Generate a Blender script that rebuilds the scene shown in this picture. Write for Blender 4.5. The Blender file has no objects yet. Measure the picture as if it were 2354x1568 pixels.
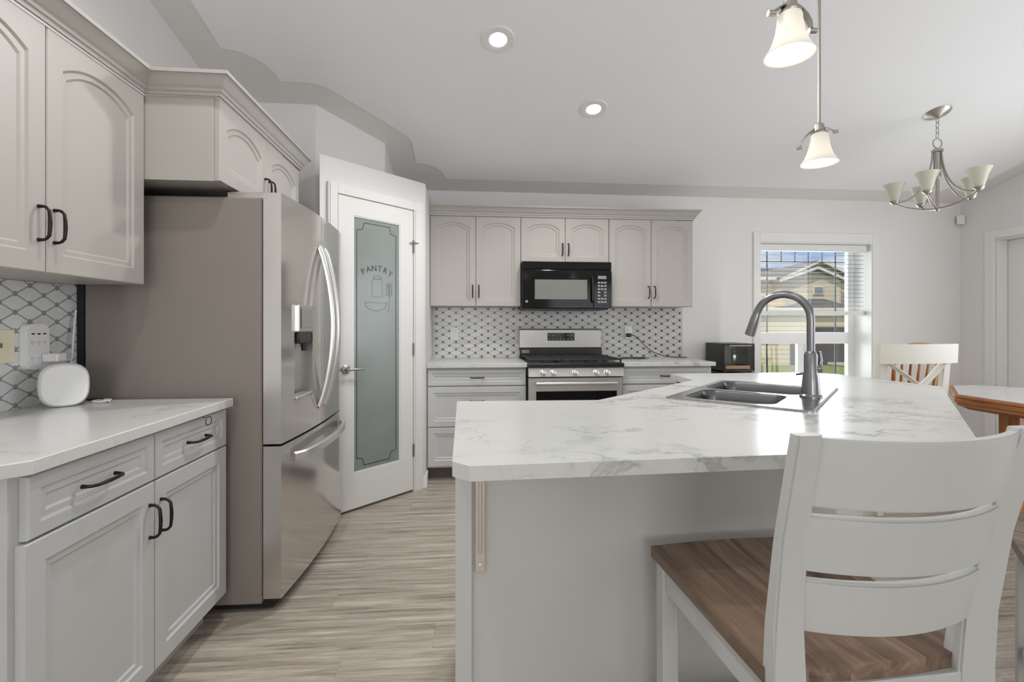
import bpy, bmesh, math, random
from mathutils import Vector, Matrix
from math import pi, sin, cos, radians, atan2, sqrt

random.seed(7)
SC = bpy.context.scene
COL = SC.collection

# ------------------------------------------------------------------ camera
F_PX, YAW, CAM_Z = 1110.0, 0.0891, 1.2087
cam_d = bpy.data.cameras.new('camera')
cam = bpy.data.objects.new('camera', cam_d)
COL.objects.link(cam)
cam.location = (0, 0, CAM_Z)
cam.rotation_euler = (pi / 2, 0, -YAW)
cam_d.sensor_width = 36
cam_d.sensor_fit = 'HORIZONTAL'
cam_d.lens = 36 * F_PX / 2354
cam_d.shift_y = -(784 - 747.36) / 2354
cam_d.clip_start = 0.02
cam_d.clip_end = 500
SC.camera = cam

# ------------------------------------------------------------------ colour management
SC.view_settings.view_transform = 'Standard'
SC.view_settings.look = 'None'
SC.view_settings.gamma = 1
SC.view_settings.use_curve_mapping = False
SC.view_settings.exposure = 0.0
try:
    SC.cycles.use_denoising = True
    SC.cycles.max_bounces = 8
    SC.cycles.diffuse_bounces = 5
    SC.cycles.glossy_bounces = 4
    SC.cycles.transmission_bounces = 6
    SC.cycles.caustics_reflective = False
    SC.cycles.caustics_refractive = False
    SC.cycles.sample_clamp_indirect = 6
except Exception:
    pass

# ------------------------------------------------------------------ world: blue sky with soft clouds
W = bpy.data.worlds.new('sky')
SC.world = W
W.use_nodes = True
nt = W.node_tree
for n in list(nt.nodes):
    nt.nodes.remove(n)
w_out = nt.nodes.new('ShaderNodeOutputWorld')
w_bg = nt.nodes.new('ShaderNodeBackground')
w_tc = nt.nodes.new('ShaderNodeTexCoord')
w_map = nt.nodes.new('ShaderNodeMapping')
w_map.inputs['Scale'].default_value = (1.5, 1.5, 6.0)
w_noise = nt.nodes.new('ShaderNodeTexNoise')
w_noise.inputs['Scale'].default_value = 3.2
w_noise.inputs['Detail'].default_value = 6
w_ramp = nt.nodes.new('ShaderNodeValToRGB')
w_ramp.color_ramp.elements[0].position = 0.38
w_ramp.color_ramp.elements[0].color = (0.25, 0.42, 0.80, 1)
w_ramp.color_ramp.elements[1].position = 0.56
w_ramp.color_ramp.elements[1].color = (0.88, 0.92, 1.0, 1)
nt.links.new(w_tc.outputs['Generated'], w_map.inputs['Vector'])
nt.links.new(w_map.outputs[0], w_noise.inputs['Vector'])
nt.links.new(w_noise.outputs['Fac'], w_ramp.inputs[0])
nt.links.new(w_ramp.outputs[0], w_bg.inputs['Color'])
w_bg.inputs['Strength'].default_value = 0.95
nt.links.new(w_bg.outputs[0], w_out.inputs[0])


def light(name, kind, loc, energy, color=(1, 1, 1), rot=None, aim=None, **kw):
    d = bpy.data.lights.new(name, kind)
    d.energy = energy
    d.color = color
    for k, v in kw.items():
        setattr(d, k, v)
    o = bpy.data.objects.new(name, d)
    COL.objects.link(o)
    o.location = loc
    if rot:
        o.rotation_euler = rot
    if aim:
        o.rotation_euler = (Vector(aim) - Vector(loc)).to_track_quat('-Z', 'Y').to_euler()
    return o


# room dimensions
XL, XR, D, YB = -1.606, 4.87, 4.389, -5.0
ZC, KC, YRIDGE = 2.42, 0.24, -0.6
WT = 0.25

light('sun', 'SUN', (-10, -10, 20), 2.6, (1.0, 0.95, 0.86), aim=(6, 3, 0), angle=radians(1.0))
# area lights added as daylight from two unseen rear windows and an unseen patio door
light('rear_window_fill', 'AREA', (-0.1, YB + 0.06, 1.55), 68, (1.0, 0.99, 0.98), aim=(-0.1, 0, 3.7),
      shape='RECTANGLE', size=2.0, size_y=1.5)
light('rear_window_fill_right', 'AREA', (3.2, YB + 0.06, 1.55), 24, (1.0, 0.99, 0.975), aim=(3.2, 0, 2.6),
      shape='RECTANGLE', size=2.0, size_y=1.5)
light('daylight_patio_door', 'AREA', (XR - 0.06, 1.6, 1.12), 48, (0.98, 0.99, 1.0), aim=(0, 1.6, 1.12),
      shape='RECTANGLE', size=2.3, size_y=1.95)
light('daylight_back_window', 'AREA', (3.34, D + 0.34, 1.33), 36, (0.97, 0.99, 1.0), aim=(3.34, 0, 1.33),
      shape='RECTANGLE', size=1.05, size_y=1.3)


# ------------------------------------------------------------------ materials
def srgb(r, g, b):
    f = lambda c: (c / 12.92 if c <= 0.04045 else ((c + 0.055) / 1.055) ** 2.4)
    return (f(r / 255), f(g / 255), f(b / 255), 1)


class Mat:
    def __init__(self, name, col, rough=0.5, metal=0.0, spec=0.5, **kw):
        m = bpy.data.materials.new(name)
        m.use_nodes = True
        self.m = m
        self.t = m.node_tree
        self.b = self.t.nodes['Principled BSDF']
        self.b.inputs['Base Color'].default_value = col
        self.b.inputs['Roughness'].default_value = rough
        self.b.inputs['Metallic'].default_value = metal
        self.b.inputs['Specular IOR Level'].default_value = spec
        for k, v in kw.items():
            self.b.inputs[k.replace('_', ' ')].default_value = v

    def n(self, t, **kw):
        x = self.t.nodes.new(t)
        for k, v in kw.items():
            if k in x.inputs:
                x.inputs[k].default_value = v
            else:
                setattr(x, k, v)
        return x

    def l(self, a, b):
        self.t.links.new(a, b)

    def math(self, op, a, b=None, c=None):
        x = self.t.nodes.new('ShaderNodeMath')
        x.operation = op
        for i, v in enumerate((a, b, c)):
            if v is None:
                continue
            if isinstance(v, (int, float)):
                x.inputs[i].default_value = v
            else:
                self.l(v, x.inputs[i])
        return x.outputs[0]

    def mix(self, fac, a, b, blend='MIX'):
        x = self.t.nodes.new('ShaderNodeMix')
        x.data_type = 'RGBA'
        x.blend_type = blend
        for i, v in ((0, fac), (6, a), (7, b)):
            if isinstance(v, (int, float, tuple)):
                x.inputs[i].default_value = v
            else:
                self.l(v, x.inputs[i])
        return x.outputs[2]

    def ramp(self, fac, stops):
        x = self.t.nodes.new('ShaderNodeValToRGB')
        e = x.color_ramp.elements
        while len(e) < len(stops):
            e.new(0.5)
        for i, (p, c) in enumerate(stops):
            e[i].position = p
            e[i].color = c if len(c) == 4 else (*c, 1)
        self.l(fac, x.inputs[0])
        return x.outputs[0]

    def coords(self, kind='Object', scale=(1, 1, 1), rot=(0, 0, 0), loc=(0, 0, 0)):
        tc = self.t.nodes.new('ShaderNodeTexCoord')
        mp = self.t.nodes.new('ShaderNodeMapping')
        mp.inputs['Scale'].default_value = scale
        mp.inputs['Rotation'].default_value = rot
        mp.inputs['Location'].default_value = loc
        self.l(tc.outputs[kind], mp.inputs[0])
        return mp.outputs[0]

    def noise(self, vec, scale, detail=3, rough=0.5, dist=0.0):
        x = self.n('ShaderNodeTexNoise')
        x.inputs['Scale'].default_value = scale
        x.inputs['Detail'].default_value = detail
        x.inputs['Roughness'].default_value = rough
        x.inputs['Distortion'].default_value = dist
        self.l(vec, x.inputs['Vector'])
        return x.outputs['Fac']

    def bump(self, h, strength=0.2, dist=0.01):
        x = self.n('ShaderNodeBump')
        x.inputs['Strength'].default_value = strength
        x.inputs['Distance'].default_value = dist
        self.l(h, x.inputs['Height'])
        self.l(x.outputs[0], self.b.inputs['Normal'])


def paint(name, col, rough=0.5, amount=0.03, scale=6):
    """painted surface with a barely visible mottling"""
    k = Mat(name, col, rough)
    v = k.coords()
    f = k.noise(v, scale, 3)
    c2 = tuple(max(0, x * (1 - amount * 2)) for x in col[:3]) + (1,)
    k.l(k.mix(f, col, c2), k.b.inputs['Base Color'])
    return k.m


def brushed(name, col, rough, axis='Z', metal=1.0, amount=0.15):
    k = Mat(name, col, rough, metal)
    sc = {'Z': (60, 60, 1.2), 'X': (1.2, 60, 60), 'Y': (60, 1.2, 60)}[axis]
    v = k.coords(scale=sc)
    f = k.noise(v, 4, 2)
    c2 = tuple(x * (1 - amount) for x in col[:3]) + (1,)
    k.l(k.mix(f, col, c2), k.b.inputs['Base Color'])
    r = k.math('MULTIPLY_ADD', f, 0.08, rough - 0.04)
    k.l(r, k.b.inputs['Roughness'])
    return k.m


M = {}
M['wall'] = paint('wall_paint', srgb(235, 234, 233), 0.7, 0.01)
M['wall_white'] = paint('pantry_wall_white', srgb(214, 214, 212), 0.6, 0.01)
M['door_white'] = paint('pantry_door_white', srgb(222, 221, 219), 0.35, 0.01)
M['trim'] = paint('trim_white', srgb(238, 238, 236), 0.35, 0.01)
M['upper'] = paint('upper_cabinet_paint', srgb(178, 174, 168), 0.38, 0.012)
M['base'] = paint('base_cabinet_paint', srgb(199, 200, 200), 0.38, 0.012)
M['island'] = paint('island_panel_paint', srgb(199, 198, 195), 0.45, 0.015)
M['stool_white'] = paint('stool_white_paint', srgb(198, 199, 197), 0.4, 0.02)
M['cream_chair'] = paint('chair_cream_paint', srgb(226, 224, 214), 0.45, 0.02)
M['band'] = paint('ceiling_border_paint', srgb(232, 230, 227), 0.75, 0.01)
M['black'] = Mat('black_plastic', (0.012, 0.012, 0.012, 1), 0.35).m
M['black_gloss'] = Mat('black_gloss', (0.004, 0.004, 0.004, 1), 0.08, spec=0.25).m
M['black_enamel'] = paint('black_enamel', (0.014, 0.014, 0.015, 1), 0.22, 0.1)
M['iron'] = paint('cast_iron', (0.02, 0.02, 0.021, 1), 0.5, 0.1, 40)
M['bronze'] = Mat('dark_bronze', (0.035, 0.028, 0.025, 1), 0.38, 0.8).m
M['steel'] = brushed('stainless_steel', (0.60, 0.58, 0.56, 1), 0.42, 'X', 0.7)
M['steel_v'] = brushed('fridge_door_steel', (0.62, 0.585, 0.555, 1), 0.14, 'Z', 0.72, amount=0.08)
M['steel_light'] = brushed('fridge_edge_steel', (0.66, 0.64, 0.62, 1), 0.3, 'Z', amount=0.06)
M['handle_steel'] = Mat('polished_handle_steel', (0.80, 0.80, 0.79, 1), 0.30, 0.9).m
M['fridge_side'] = paint('fridge_side_grey', srgb(142, 134, 127), 0.36, 0.06, 2)
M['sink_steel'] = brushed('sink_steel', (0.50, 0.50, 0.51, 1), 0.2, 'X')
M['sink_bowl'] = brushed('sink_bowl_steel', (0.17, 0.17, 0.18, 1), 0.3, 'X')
M['gunmetal'] = Mat('faucet_gunmetal', (0.24, 0.24, 0.25, 1), 0.28, 0.9).m
M['nickel'] = Mat('brushed_nickel', (0.44, 0.41, 0.375, 1), 0.38, 1.0).m
M['white_plastic'] = Mat('white_plastic', srgb(235, 235, 236), 0.35).m
M['cream_plastic'] = Mat('cream_plastic', srgb(238, 232, 206), 0.4).m
M['grey_plastic'] = Mat('grey_plastic', srgb(140, 140, 138), 0.4).m
M['button_grey'] = Mat('button_grey', srgb(150, 148, 144), 0.5).m
M['mw_window'] = Mat('oven_window_grey', srgb(122, 123, 117), 0.22, spec=0.3).m
M['hinge'] = Mat('hinge_metal', (0.25, 0.24, 0.23, 1), 0.35, 1.0).m
M['dark_gap'] = Mat('recess_shade', (0.13, 0.11, 0.095, 1), 0.7).m  # shade of far toe kicks and door gap put into a dark colour
M['bracket'] = Mat('bracket_nickel', srgb(205, 196, 184), 0.35, 0.4).m
M['etch'] = Mat('etched_line', srgb(66, 74, 72), 0.5).m
M['etch_soft'] = Mat('etched_soft_line', srgb(112, 122, 118), 0.5).m
M['winframe'] = Mat('window_vinyl', srgb(240, 241, 241), 0.35).m
M['grille'] = Mat('window_grille_dark', (0.02, 0.02, 0.025, 1), 0.5).m
M['slat'] = Mat('blind_slat', srgb(236, 237, 236), 0.5).m
M['slat_shaded'] = Mat('blind_slat_shaded', srgb(120, 122, 128), 0.6).m  # white slats coloured darker for their shadow side
M['clear_glass'] = None
M['asphalt_roof'] = paint('roof_shingle', srgb(122, 112, 104), 0.9, 0.15, 3)
M['siding_trim'] = Mat('house_trim', srgb(225, 218, 200), 0.6).m
M['house_dark'] = Mat('house_dark', srgb(62, 54, 54), 0.6).m
M['house_glass'] = Mat('house_window_glass', srgb(120, 130, 138), 0.15).m
M['concrete'] = paint('concrete', srgb(196, 186, 174), 0.9, 0.08, 1)


def emit(name, col, strength):
    m = bpy.data.materials.new(name)
    m.use_nodes = True
    b = m.node_tree.nodes['Principled BSDF']
    b.inputs['Base Color'].default_value = col
    b.inputs['Emission Color'].default_value = col
    b.inputs['Emission Strength'].default_value = strength
    return m


M['lamp_lens'] = emit('recessed_lens', (1.0, 0.97, 0.92, 1), 9.0)
M['bulb'] = emit('bulb_glow', (1.0, 0.95, 0.89, 1), 2.2)


def mk_ceiling():
    k = Mat('stippled_ceiling', srgb(247, 248, 250), 0.85)
    v = k.coords()
    h = k.noise(v, 90, 4, 0.7)
    k.bump(h, 0.25, 0.004)
    return k.m


def mk_marble():
    k = Mat('marble_laminate', srgb(226, 226, 224), 0.21, spec=0.5)
    v = k.coords(scale=(1.0, 1.35, 1.0), rot=(0, 0, 0.5))
    warp = k.n('ShaderNodeTexNoise')
    warp.inputs['Scale'].default_value = 1.6
    warp.inputs['Detail'].default_value = 5
    warp.inputs['Roughness'].default_value = 0.62
    k.l(v, warp.inputs['Vector'])
    add = k.n('ShaderNodeVectorMath')
    add.operation = 'MULTIPLY_ADD'
    k.l(warp.outputs['Color'], add.inputs[0])
    add.inputs[1].default_value = (0.9, 0.9, 0.9)
    k.l(v, add.inputs[2])
    a = k.noise(add.outputs[0], 1.9, 5, 0.6)
    vein = k.math('ABSOLUTE', k.math('SUBTRACT', a, 0.5))
    line = k.ramp(vein, [(0.0, (1, 1, 1)), (0.008, (0.75, 0.75, 0.75)), (0.026, (0.16, 0.16, 0.16)), (0.085, (0, 0, 0))])
    mask = k.ramp(k.noise(v, 1.5, 3), [(0.45, (0, 0, 0)), (0.62, (1, 1, 1))])
    fac = k.math('MULTIPLY', line, mask)
    b2 = k.noise(add.outputs[0], 4.6, 4)
    v2 = k.math('ABSOLUTE', k.math('SUBTRACT', b2, 0.52))
    line2 = k.ramp(v2, [(0.0, (0.8, 0.8, 0.8)), (0.018, (0.0, 0.0, 0.0))])
    mask2 = k.ramp(k.noise(v, 2.6, 2), [(0.52, (0, 0, 0)), (0.68, (1, 1, 1))])
    fac2 = k.math('MULTIPLY', line2, mask2)
    cloud = k.ramp(k.noise(v, 1.1, 3), [(0.35, srgb(212, 211, 208)), (0.7, srgb(205, 206, 203))])
    c1 = k.mix(k.math('MULTIPLY', fac, 0.8), cloud, srgb(128, 130, 130))
    c2 = k.mix(k.math('MULTIPLY', fac2, 0.6), c1, srgb(140, 142, 142))
    k.l(c2, k.b.inputs['Base Color'])
    return k.m


def mk_floor():
    k = Mat('vinyl_plank', srgb(160, 148, 134), 0.42, spec=0.45)
    tc = k.n('ShaderNodeTexCoord')
    sep = k.n('ShaderNodeSeparateXYZ')
    k.l(tc.outputs['Object'], sep.inputs[0])
    x, y = sep.outputs['X'], sep.outputs['Y']
    PW, PL = 0.152, 1.22
    row = k.math('FLOOR', k.math('DIVIDE', y, PW))
    wn = k.n('ShaderNodeTexWhiteNoise')
    wn.noise_dimensions = '1D'
    k.l(row, wn.inputs['W'])
    off = k.math('MULTIPLY', wn.outputs['Value'], PL)
    xs = k.math('DIVIDE', k.math('ADD', x, off), PL)
    colid = k.math('FLOOR', xs)
    comb = k.n('ShaderNodeCombineXYZ')
    k.l(row, comb.inputs[0])
    k.l(colid, comb.inputs[1])
    wn2 = k.n('ShaderNodeTexWhiteNoise')
    wn2.noise_dimensions = '3D'
    k.l(comb.outputs[0], wn2.inputs['Vector'])
    pid = wn2.outputs['Value']
    # grain: long streaks along x, shifted per plank
    gc = k.n('ShaderNodeCombineXYZ')
    k.l(k.math('ADD', k.math('MULTIPLY', x, 2.2), k.math('MULTIPLY', pid, 37.0)), gc.inputs[0])
    k.l(k.math('MULTIPLY', y, 42.0), gc.inputs[1])
    k.l(k.math('MULTIPLY', pid, 11.0), gc.inputs[2])
    g = k.noise(gc.outputs[0], 1.0, 6, 0.70, 0.35)
    gc2 = k.n('ShaderNodeCombineXYZ')
    k.l(k.math('MULTIPLY', x, 9.0), gc2.inputs[0])
    k.l(k.math('MULTIPLY', y, 170.0), gc2.inputs[1])
    g2 = k.noise(gc2.outputs[0], 1.0, 3, 0.6)
    c = k.ramp(g, [(0.30, srgb(112, 103, 94)), (0.43, srgb(160, 151, 138)), (0.56, srgb(186, 177, 164)), (0.70, srgb(213, 205, 193))])
    c = k.mix(k.math('MULTIPLY', k.math('SUBTRACT', 0.62, g2), 0.8), c, srgb(112, 102, 92))
    tone = k.ramp(pid, [(0.0, (0.95, 0.95, 0.95)), (1.0, (1.04, 1.03, 1.02))])
    c = k.mix(1.0, c, tone, 'MULTIPLY')
    fy = k.math('FRACT', k.math('DIVIDE', y, PW))
    fx = k.math('FRACT', xs)
    ly = k.math('LESS_THAN', k.math('MINIMUM', fy, k.math('SUBTRACT', 1.0, fy)), 0.008)
    lx = k.math('LESS_THAN', k.math('MINIMUM', fx, k.math('SUBTRACT', 1.0, fx)), 0.0012)
    seam = k.math('MAXIMUM', ly, lx)
    c = k.mix(k.math('MULTIPLY', seam, 0.16), c, srgb(96, 88, 80))
    k.l(c, k.b.inputs['Base Color'])
    k.bump(g, 0.06, 0.002)
    return k.m


def mk_tile(name, ax, pw, ph, grout, dot, t_lo, t_hi, w1=0.05, w2=0.01):
    """lattice of lozenge marble tiles with a small dark dot at every corner; ax = wall axis"""
    k = Mat(name, srgb(200, 200, 198), 0.25)
    tc = k.n('ShaderNodeTexCoord')
    sep = k.n('ShaderNodeSeparateXYZ')
    k.l(tc.outputs['Object'], sep.inputs[0])
    u = k.math('DIVIDE', sep.outputs[ax], pw)
    v = k.math('DIVIDE', sep.outputs['Z'], ph)
    s = k.math('ADD', u, v)
    t = k.math('SUBTRACT', u, v)
    es = k.math('SUBTRACT', s, k.math('ROUND', s))
    et = k.math('SUBTRACT', t, k.math('ROUND', t))
    ds = k.math('ABSOLUTE', es)
    dt = k.math('ABSOLUTE', et)
    line = k.math('LESS_THAN', k.math('MINIMUM', ds, dt), w1)
    mx_ = k.math('MULTIPLY', k.math('ADD', es, et), pw * 0.5)
    mz_ = k.math('MULTIPLY', k.math('SUBTRACT', es, et), ph * 0.5)
    dots = k.math('LESS_THAN', k.math('ADD', k.math('MULTIPLY', mx_, mx_), k.math('MULTIPLY', mz_, mz_)), w2 * w2)
    comb = k.n('ShaderNodeCombineXYZ')
    k.l(k.math('FLOOR', s), comb.inputs[0])
    k.l(k.math('FLOOR', t), comb.inputs[1])
    wn = k.n('ShaderNodeTexWhiteNoise')
    wn.noise_dimensions = '3D'
    k.l(comb.outputs[0], wn.inputs['Vector'])
    nz = k.noise(k.coords(), 30, 4, 0.6)
    f = k.math('ADD', k.math('MULTIPLY', wn.outputs['Value'], 0.5), k.math('MULTIPLY', nz, 0.5))
    c = k.mix(f, t_lo, t_hi)
    c = k.mix(line, c, grout)
    c = k.mix(dots, c, dot)
    k.l(c, k.b.inputs['Base Color'])
    k.bump(k.math('SUBTRACT', 1.0, line), 0.3, 0.002)
    return k.m


def mk_wood(name, cols, along='Y', board=0.0, rough=0.45, sc=1.0):
    k = Mat(name, cols[1], rough)
    tc = k.n('ShaderNodeTexCoord')
    sep = k.n('ShaderNodeSeparateXYZ')
    k.l(tc.outputs['Object'], sep.inputs[0])
    others = [a for a in 'XYZ' if a != along]
    cb = k.n('ShaderNodeCombineXYZ')
    k.l(k.math('MULTIPLY', sep.outputs[along], 2.2 * sc), cb.inputs[0])
    k.l(k.math('MULTIPLY', sep.outputs[others[0]], 30 * sc), cb.inputs[1])
    k.l(k.math('MULTIPLY', sep.outputs[others[1]], 30 * sc), cb.inputs[2])
    if board:
        bid = k.math('FLOOR', k.math('DIVIDE', sep.outputs[others[0]], board))
        wn = k.n('ShaderNodeTexWhiteNoise')
        wn.noise_dimensions = '1D'
        k.l(bid, wn.inputs['W'])
        sh = k.n('ShaderNodeVectorMath')
        sh.operation = 'ADD'
        k.l(cb.outputs[0], sh.inputs[0])
        cc = k.n('ShaderNodeCombineXYZ')
        k.l(k.math('MULTIPLY', wn.outputs['Value'], 20), cc.inputs[0])
        k.l(cc.outputs[0], sh.inputs[1])
        vec = sh.outputs[0]
    else:
        vec = cb.outputs[0]
    g = k.noise(vec, 1.0, 5, 0.62, 0.8)
    c = k.ramp(g, [(0.28, cols[0]), (0.5, cols[1]), (0.75, cols[2])])
    if board:
        tone = k.ramp(wn.outputs['Value'], [(0.0, (0.80, 0.78, 0.77)), (1.0, (1.10, 1.08, 1.06))])
        c = k.mix(1.0, c, tone, 'MULTIPLY')
    k.l(c, k.b.inputs['Base Color'])
    k.bump(g, 0.1, 0.002)
    return k.m


def mk_siding():
    k = Mat('lap_siding', srgb(206, 190, 160), 0.8)
    tc = k.n('ShaderNodeTexCoord')
    sep = k.n('ShaderNodeSeparateXYZ')
    k.l(tc.outputs['Object'], sep.inputs[0])
    fz = k.math('FRACT', k.math('DIVIDE', sep.outputs['Z'], 0.28))
    c = k.mix(k.math('LESS_THAN', fz, 0.13), srgb(214, 198, 168), srgb(164, 148, 122))
    k.l(c, k.b.inputs['Base Color'])
    return k.m


def mk_grass():
    k = Mat('lawn_grass', srgb(110, 124, 60), 0.9)
    v = k.coords()
    c = k.ramp(k.noise(v, 3, 6, 0.7), [(0.3, srgb(92, 104, 48)), (0.6, srgb(134, 146, 76))])
    k.l(c, k.b.inputs['Base Color'])
    return k.m


def mk_frosted():
    k = Mat('frosted_glass', srgb(130, 139, 135), 0.2, spec=0.55)
    v = k.coords()
    c = k.ramp(k.noise(v, 1.3, 3), [(0.3, srgb(122, 131, 127)), (0.7, srgb(141, 149, 147))])
    k.l(c, k.b.inputs['Base Color'])
    return k.m


def mk_window_glass():
    m = bpy.data.materials.new('window_glass')
    m.use_nodes = True
    t = m.node_tree
    for n in list(t.nodes):
        t.nodes.remove(n)
    o = t.nodes.new('ShaderNodeOutputMaterial')
    tr = t.nodes.new('ShaderNodeBsdfTransparent')
    tr.inputs[0].default_value = (0.97, 0.985, 0.98, 1)
    gl = t.nodes.new('ShaderNodeBsdfGlossy')
    gl.inputs['Roughness'].default_value = 0.02
    fr = t.nodes.new('ShaderNodeFresnel')
    fr.inputs[0].default_value = 1.45
    mx = t.nodes.new('ShaderNodeMixShader')
    ml = t.nodes.new('ShaderNodeMath')
    ml.operation = 'MULTIPLY'
    ml.inputs[1].default_value = 0.8
    t.links.new(fr.outputs[0], ml.inputs[0])
    t.links.new(ml.outputs[0], mx.inputs[0])
    t.links.new(tr.outputs[0], mx.inputs[1])
    t.links.new(gl.outputs[0], mx.inputs[2])
    t.links.new(mx.outputs[0], o.inputs[0])
    return m


def mk_shade(name, col, em):
    k = Mat(name, col, 0.35)
    k.b.inputs['Subsurface Weight'].default_value = 0.0
    k.b.inputs['Transmission Weight'].default_value = 0.0
    t = k.t
    tl = t.nodes.new('ShaderNodeBsdfTranslucent')
    tl.inputs[0].default_value = col
    mx = t.nodes.new('ShaderNodeMixShader')
    mx.inputs[0].default_value = 0.3
    o = [n for n in t.nodes if n.type == 'OUTPUT_MATERIAL'][0]
    t.links.new(k.b.outputs[0], mx.inputs[1])
    t.links.new(tl.outputs[0], mx.inputs[2])
    t.links.new(mx.outputs[0], o.inputs[0])
    if em:
        k.b.inputs['Emission Color'].default_value = col
        k.b.inputs['Emission Strength'].default_value = em
    return k.m


M['ceiling'] = mk_ceiling()
M['marble'] = mk_marble()
M['floor'] = mk_floor()
M['tile_back'] = mk_tile('lozenge_tile_small', 'X', 0.116, 0.066, srgb(132, 130, 127), srgb(96, 92, 88), srgb(192, 191, 187), srgb(220, 220, 217), 0.028, 0.0115)
M['tile_left'] = mk_tile('lozenge_tile_large', 'Y', 0.116, 0.066, srgb(160, 161, 163), srgb(150, 151, 153), srgb(206, 208, 209), srgb(238, 239, 238), 0.045, 0.0098)
M['seat_wood'] = mk_wood('distressed_seat_wood', (srgb(84, 67, 56), srgb(130, 109, 93), srgb(164, 143, 125)), 'Y', 0.075, 0.45, 0.8)
M['oak'] = mk_wood('honey_oak', (srgb(104, 58, 26), srgb(158, 98, 50), srgb(190, 134, 80)), 'Y', 0, 0.35)
M['oak_v'] = mk_wood('honey_oak_upright', (srgb(104, 58, 26), srgb(158, 98, 50), srgb(190, 134, 80)), 'Z', 0, 0.35)
M['table_white'] = paint('white_table_gloss', srgb(228, 226, 226), 0.12, 0.02)  # one nearly even glossy white for the whole top
M['siding'] = mk_siding()
M['grass'] = mk_grass()
M['frosted'] = mk_frosted()
M['clear_glass'] = mk_window_glass()
M['shade_lit'] = mk_shade('opal_glass_shade', srgb(238, 235, 229), 0.10)
M['shade_off'] = mk_shade('ivory_glass_shade', srgb(236, 236, 222), 0.0)


# ------------------------------------------------------------------ mesh helpers
def NB():
    return bmesh.new()


def add_verts_faces(bm, vs, fs, mi=0):
    b = [bm.verts.new(v) for v in vs]
    out = []
    for f in fs:
        try:
            fc = bm.faces.new([b[i] for i in f])
            fc.material_index = mi
            out.append(fc)
        except ValueError:
            pass
    return b, out


def box(bm, x0, x1, y0, y1, z0, z1, bev=0.0, seg=1, T=None, mi=0):
    vs = [(x, y, z) for z in (z0, z1) for y in (y0, y1) for x in (x0, x1)]
    if T is not None:
        vs = [T @ Vector(v) for v in vs]
    fs = [(0, 2, 3, 1), (4, 5, 7, 6), (0, 1, 5, 4), (2, 6, 7, 3), (0, 4, 6, 2), (1, 3, 7, 5)]
    b, f = add_verts_faces(bm, vs, fs, mi)
    if bev > 0:
        es = list({e for v in b for e in v.link_edges})
        bmesh.ops.bevel(bm, geom=es, offset=bev, segments=seg, affect='EDGES', profile=0.5)
    return b


def tube(bm, pts, r, n=10, closed=False, caps=True, mi=0, flat=1.0):
    pts = [Vector(p) for p in pts]
    N = len(pts)
    rs = r if isinstance(r, (list, tuple)) else [r] * N
    tans = []
    for i in range(N):
        a = pts[(i - 1) % N] if (closed or i > 0) else pts[i]
        b = pts[(i + 1) % N] if (closed or i < N - 1) else pts[i]
        t = (b - a)
        tans.append(t.normalized() if t.length > 1e-9 else Vector((0, 0, 1)))
    up = Vector((0, 0, 1)) if abs(tans[0].z) < 0.9 else Vector((1, 0, 0))
    u = tans[0].cross(up).normalized()
    rings = []
    for i in range(N):
        u = (u - tans[i] * u.dot(tans[i]))
        if u.length < 1e-6:
            u = tans[i].orthogonal()
        u.normalize()
        v = tans[i].cross(u).normalized()
        rings.append([bm.verts.new(pts[i] + (u * cos(2 * pi * k / n) + v * sin(2 * pi * k / n) * flat) * rs[i]) for k in range(n)])
    M_ = N if closed else N - 1
    for i in range(M_):
        A, B = rings[i], rings[(i + 1) % N]
        for k in range(n):
            f = bm.faces.new((A[k], A[(k + 1) % n], B[(k + 1) % n], B[k]))
            f.material_index = mi
    if caps and not closed:
        for rg in (rings[0], rings[-1]):
            try:
                bm.faces.new(rg).material_index = mi
            except ValueError:
                pass


def lathe(bm, prof, n=32, T=None, mi=0):
    """profile of (radius, z) turned about local z"""
    rings = []
    for r, z in prof:
        if r < 1e-6:
            p = Vector((0, 0, z))
            rings.append([bm.verts.new(T @ p if T else p)])
        else:
            rg = []
            for k in range(n):
                p = Vector((r * cos(2 * pi * k / n), r * sin(2 * pi * k / n), z))
                rg.append(bm.verts.new(T @ p if T else p))
            rings.append(rg)
    for A, B in zip(rings, rings[1:]):
        if len(A) == 1 and len(B) == 1:
            continue
        for k in range(n):
            k2 = (k + 1) % n
            if len(A) == 1:
                f = bm.faces.new((A[0], B[k2], B[k]))
            elif len(B) == 1:
                f = bm.faces.new((A[k], A[k2], B[0]))
            else:
                f = bm.faces.new((A[k], A[k2], B[k2], B[k]))
            f.material_index = mi


def prism(bm, poly, z0, z1, T=None, mi=0, bev=0.0):
    """extruded polygon in plan; z0 / z1 may be functions of (x, y)"""
    g = lambda z, p: z(*p) if callable(z) else z
    lo = [Vector((p[0], p[1], g(z0, p))) for p in poly]
    hi = [Vector((p[0], p[1], g(z1, p))) for p in poly]
    if T is not None:
        lo = [T @ v for v in lo]
        hi = [T @ v for v in hi]
    a = [bm.verts.new(v) for v in lo]
    b = [bm.verts.new(v) for v in hi]
    n = len(poly)
    fs = [bm.faces.new(list(reversed(a))), bm.faces.new(b)]
    for i in range(n):
        j = (i + 1) % n
        fs.append(bm.faces.new((a[i], a[j], b[j], b[i])))
    for f in fs:
        f.material_index = mi
    if bev:
        es = list({e for v in a + b for e in v.link_edges})
        bmesh.ops.bevel(bm, geom=es, offset=bev, segments=1, affect='EDGES')


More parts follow.
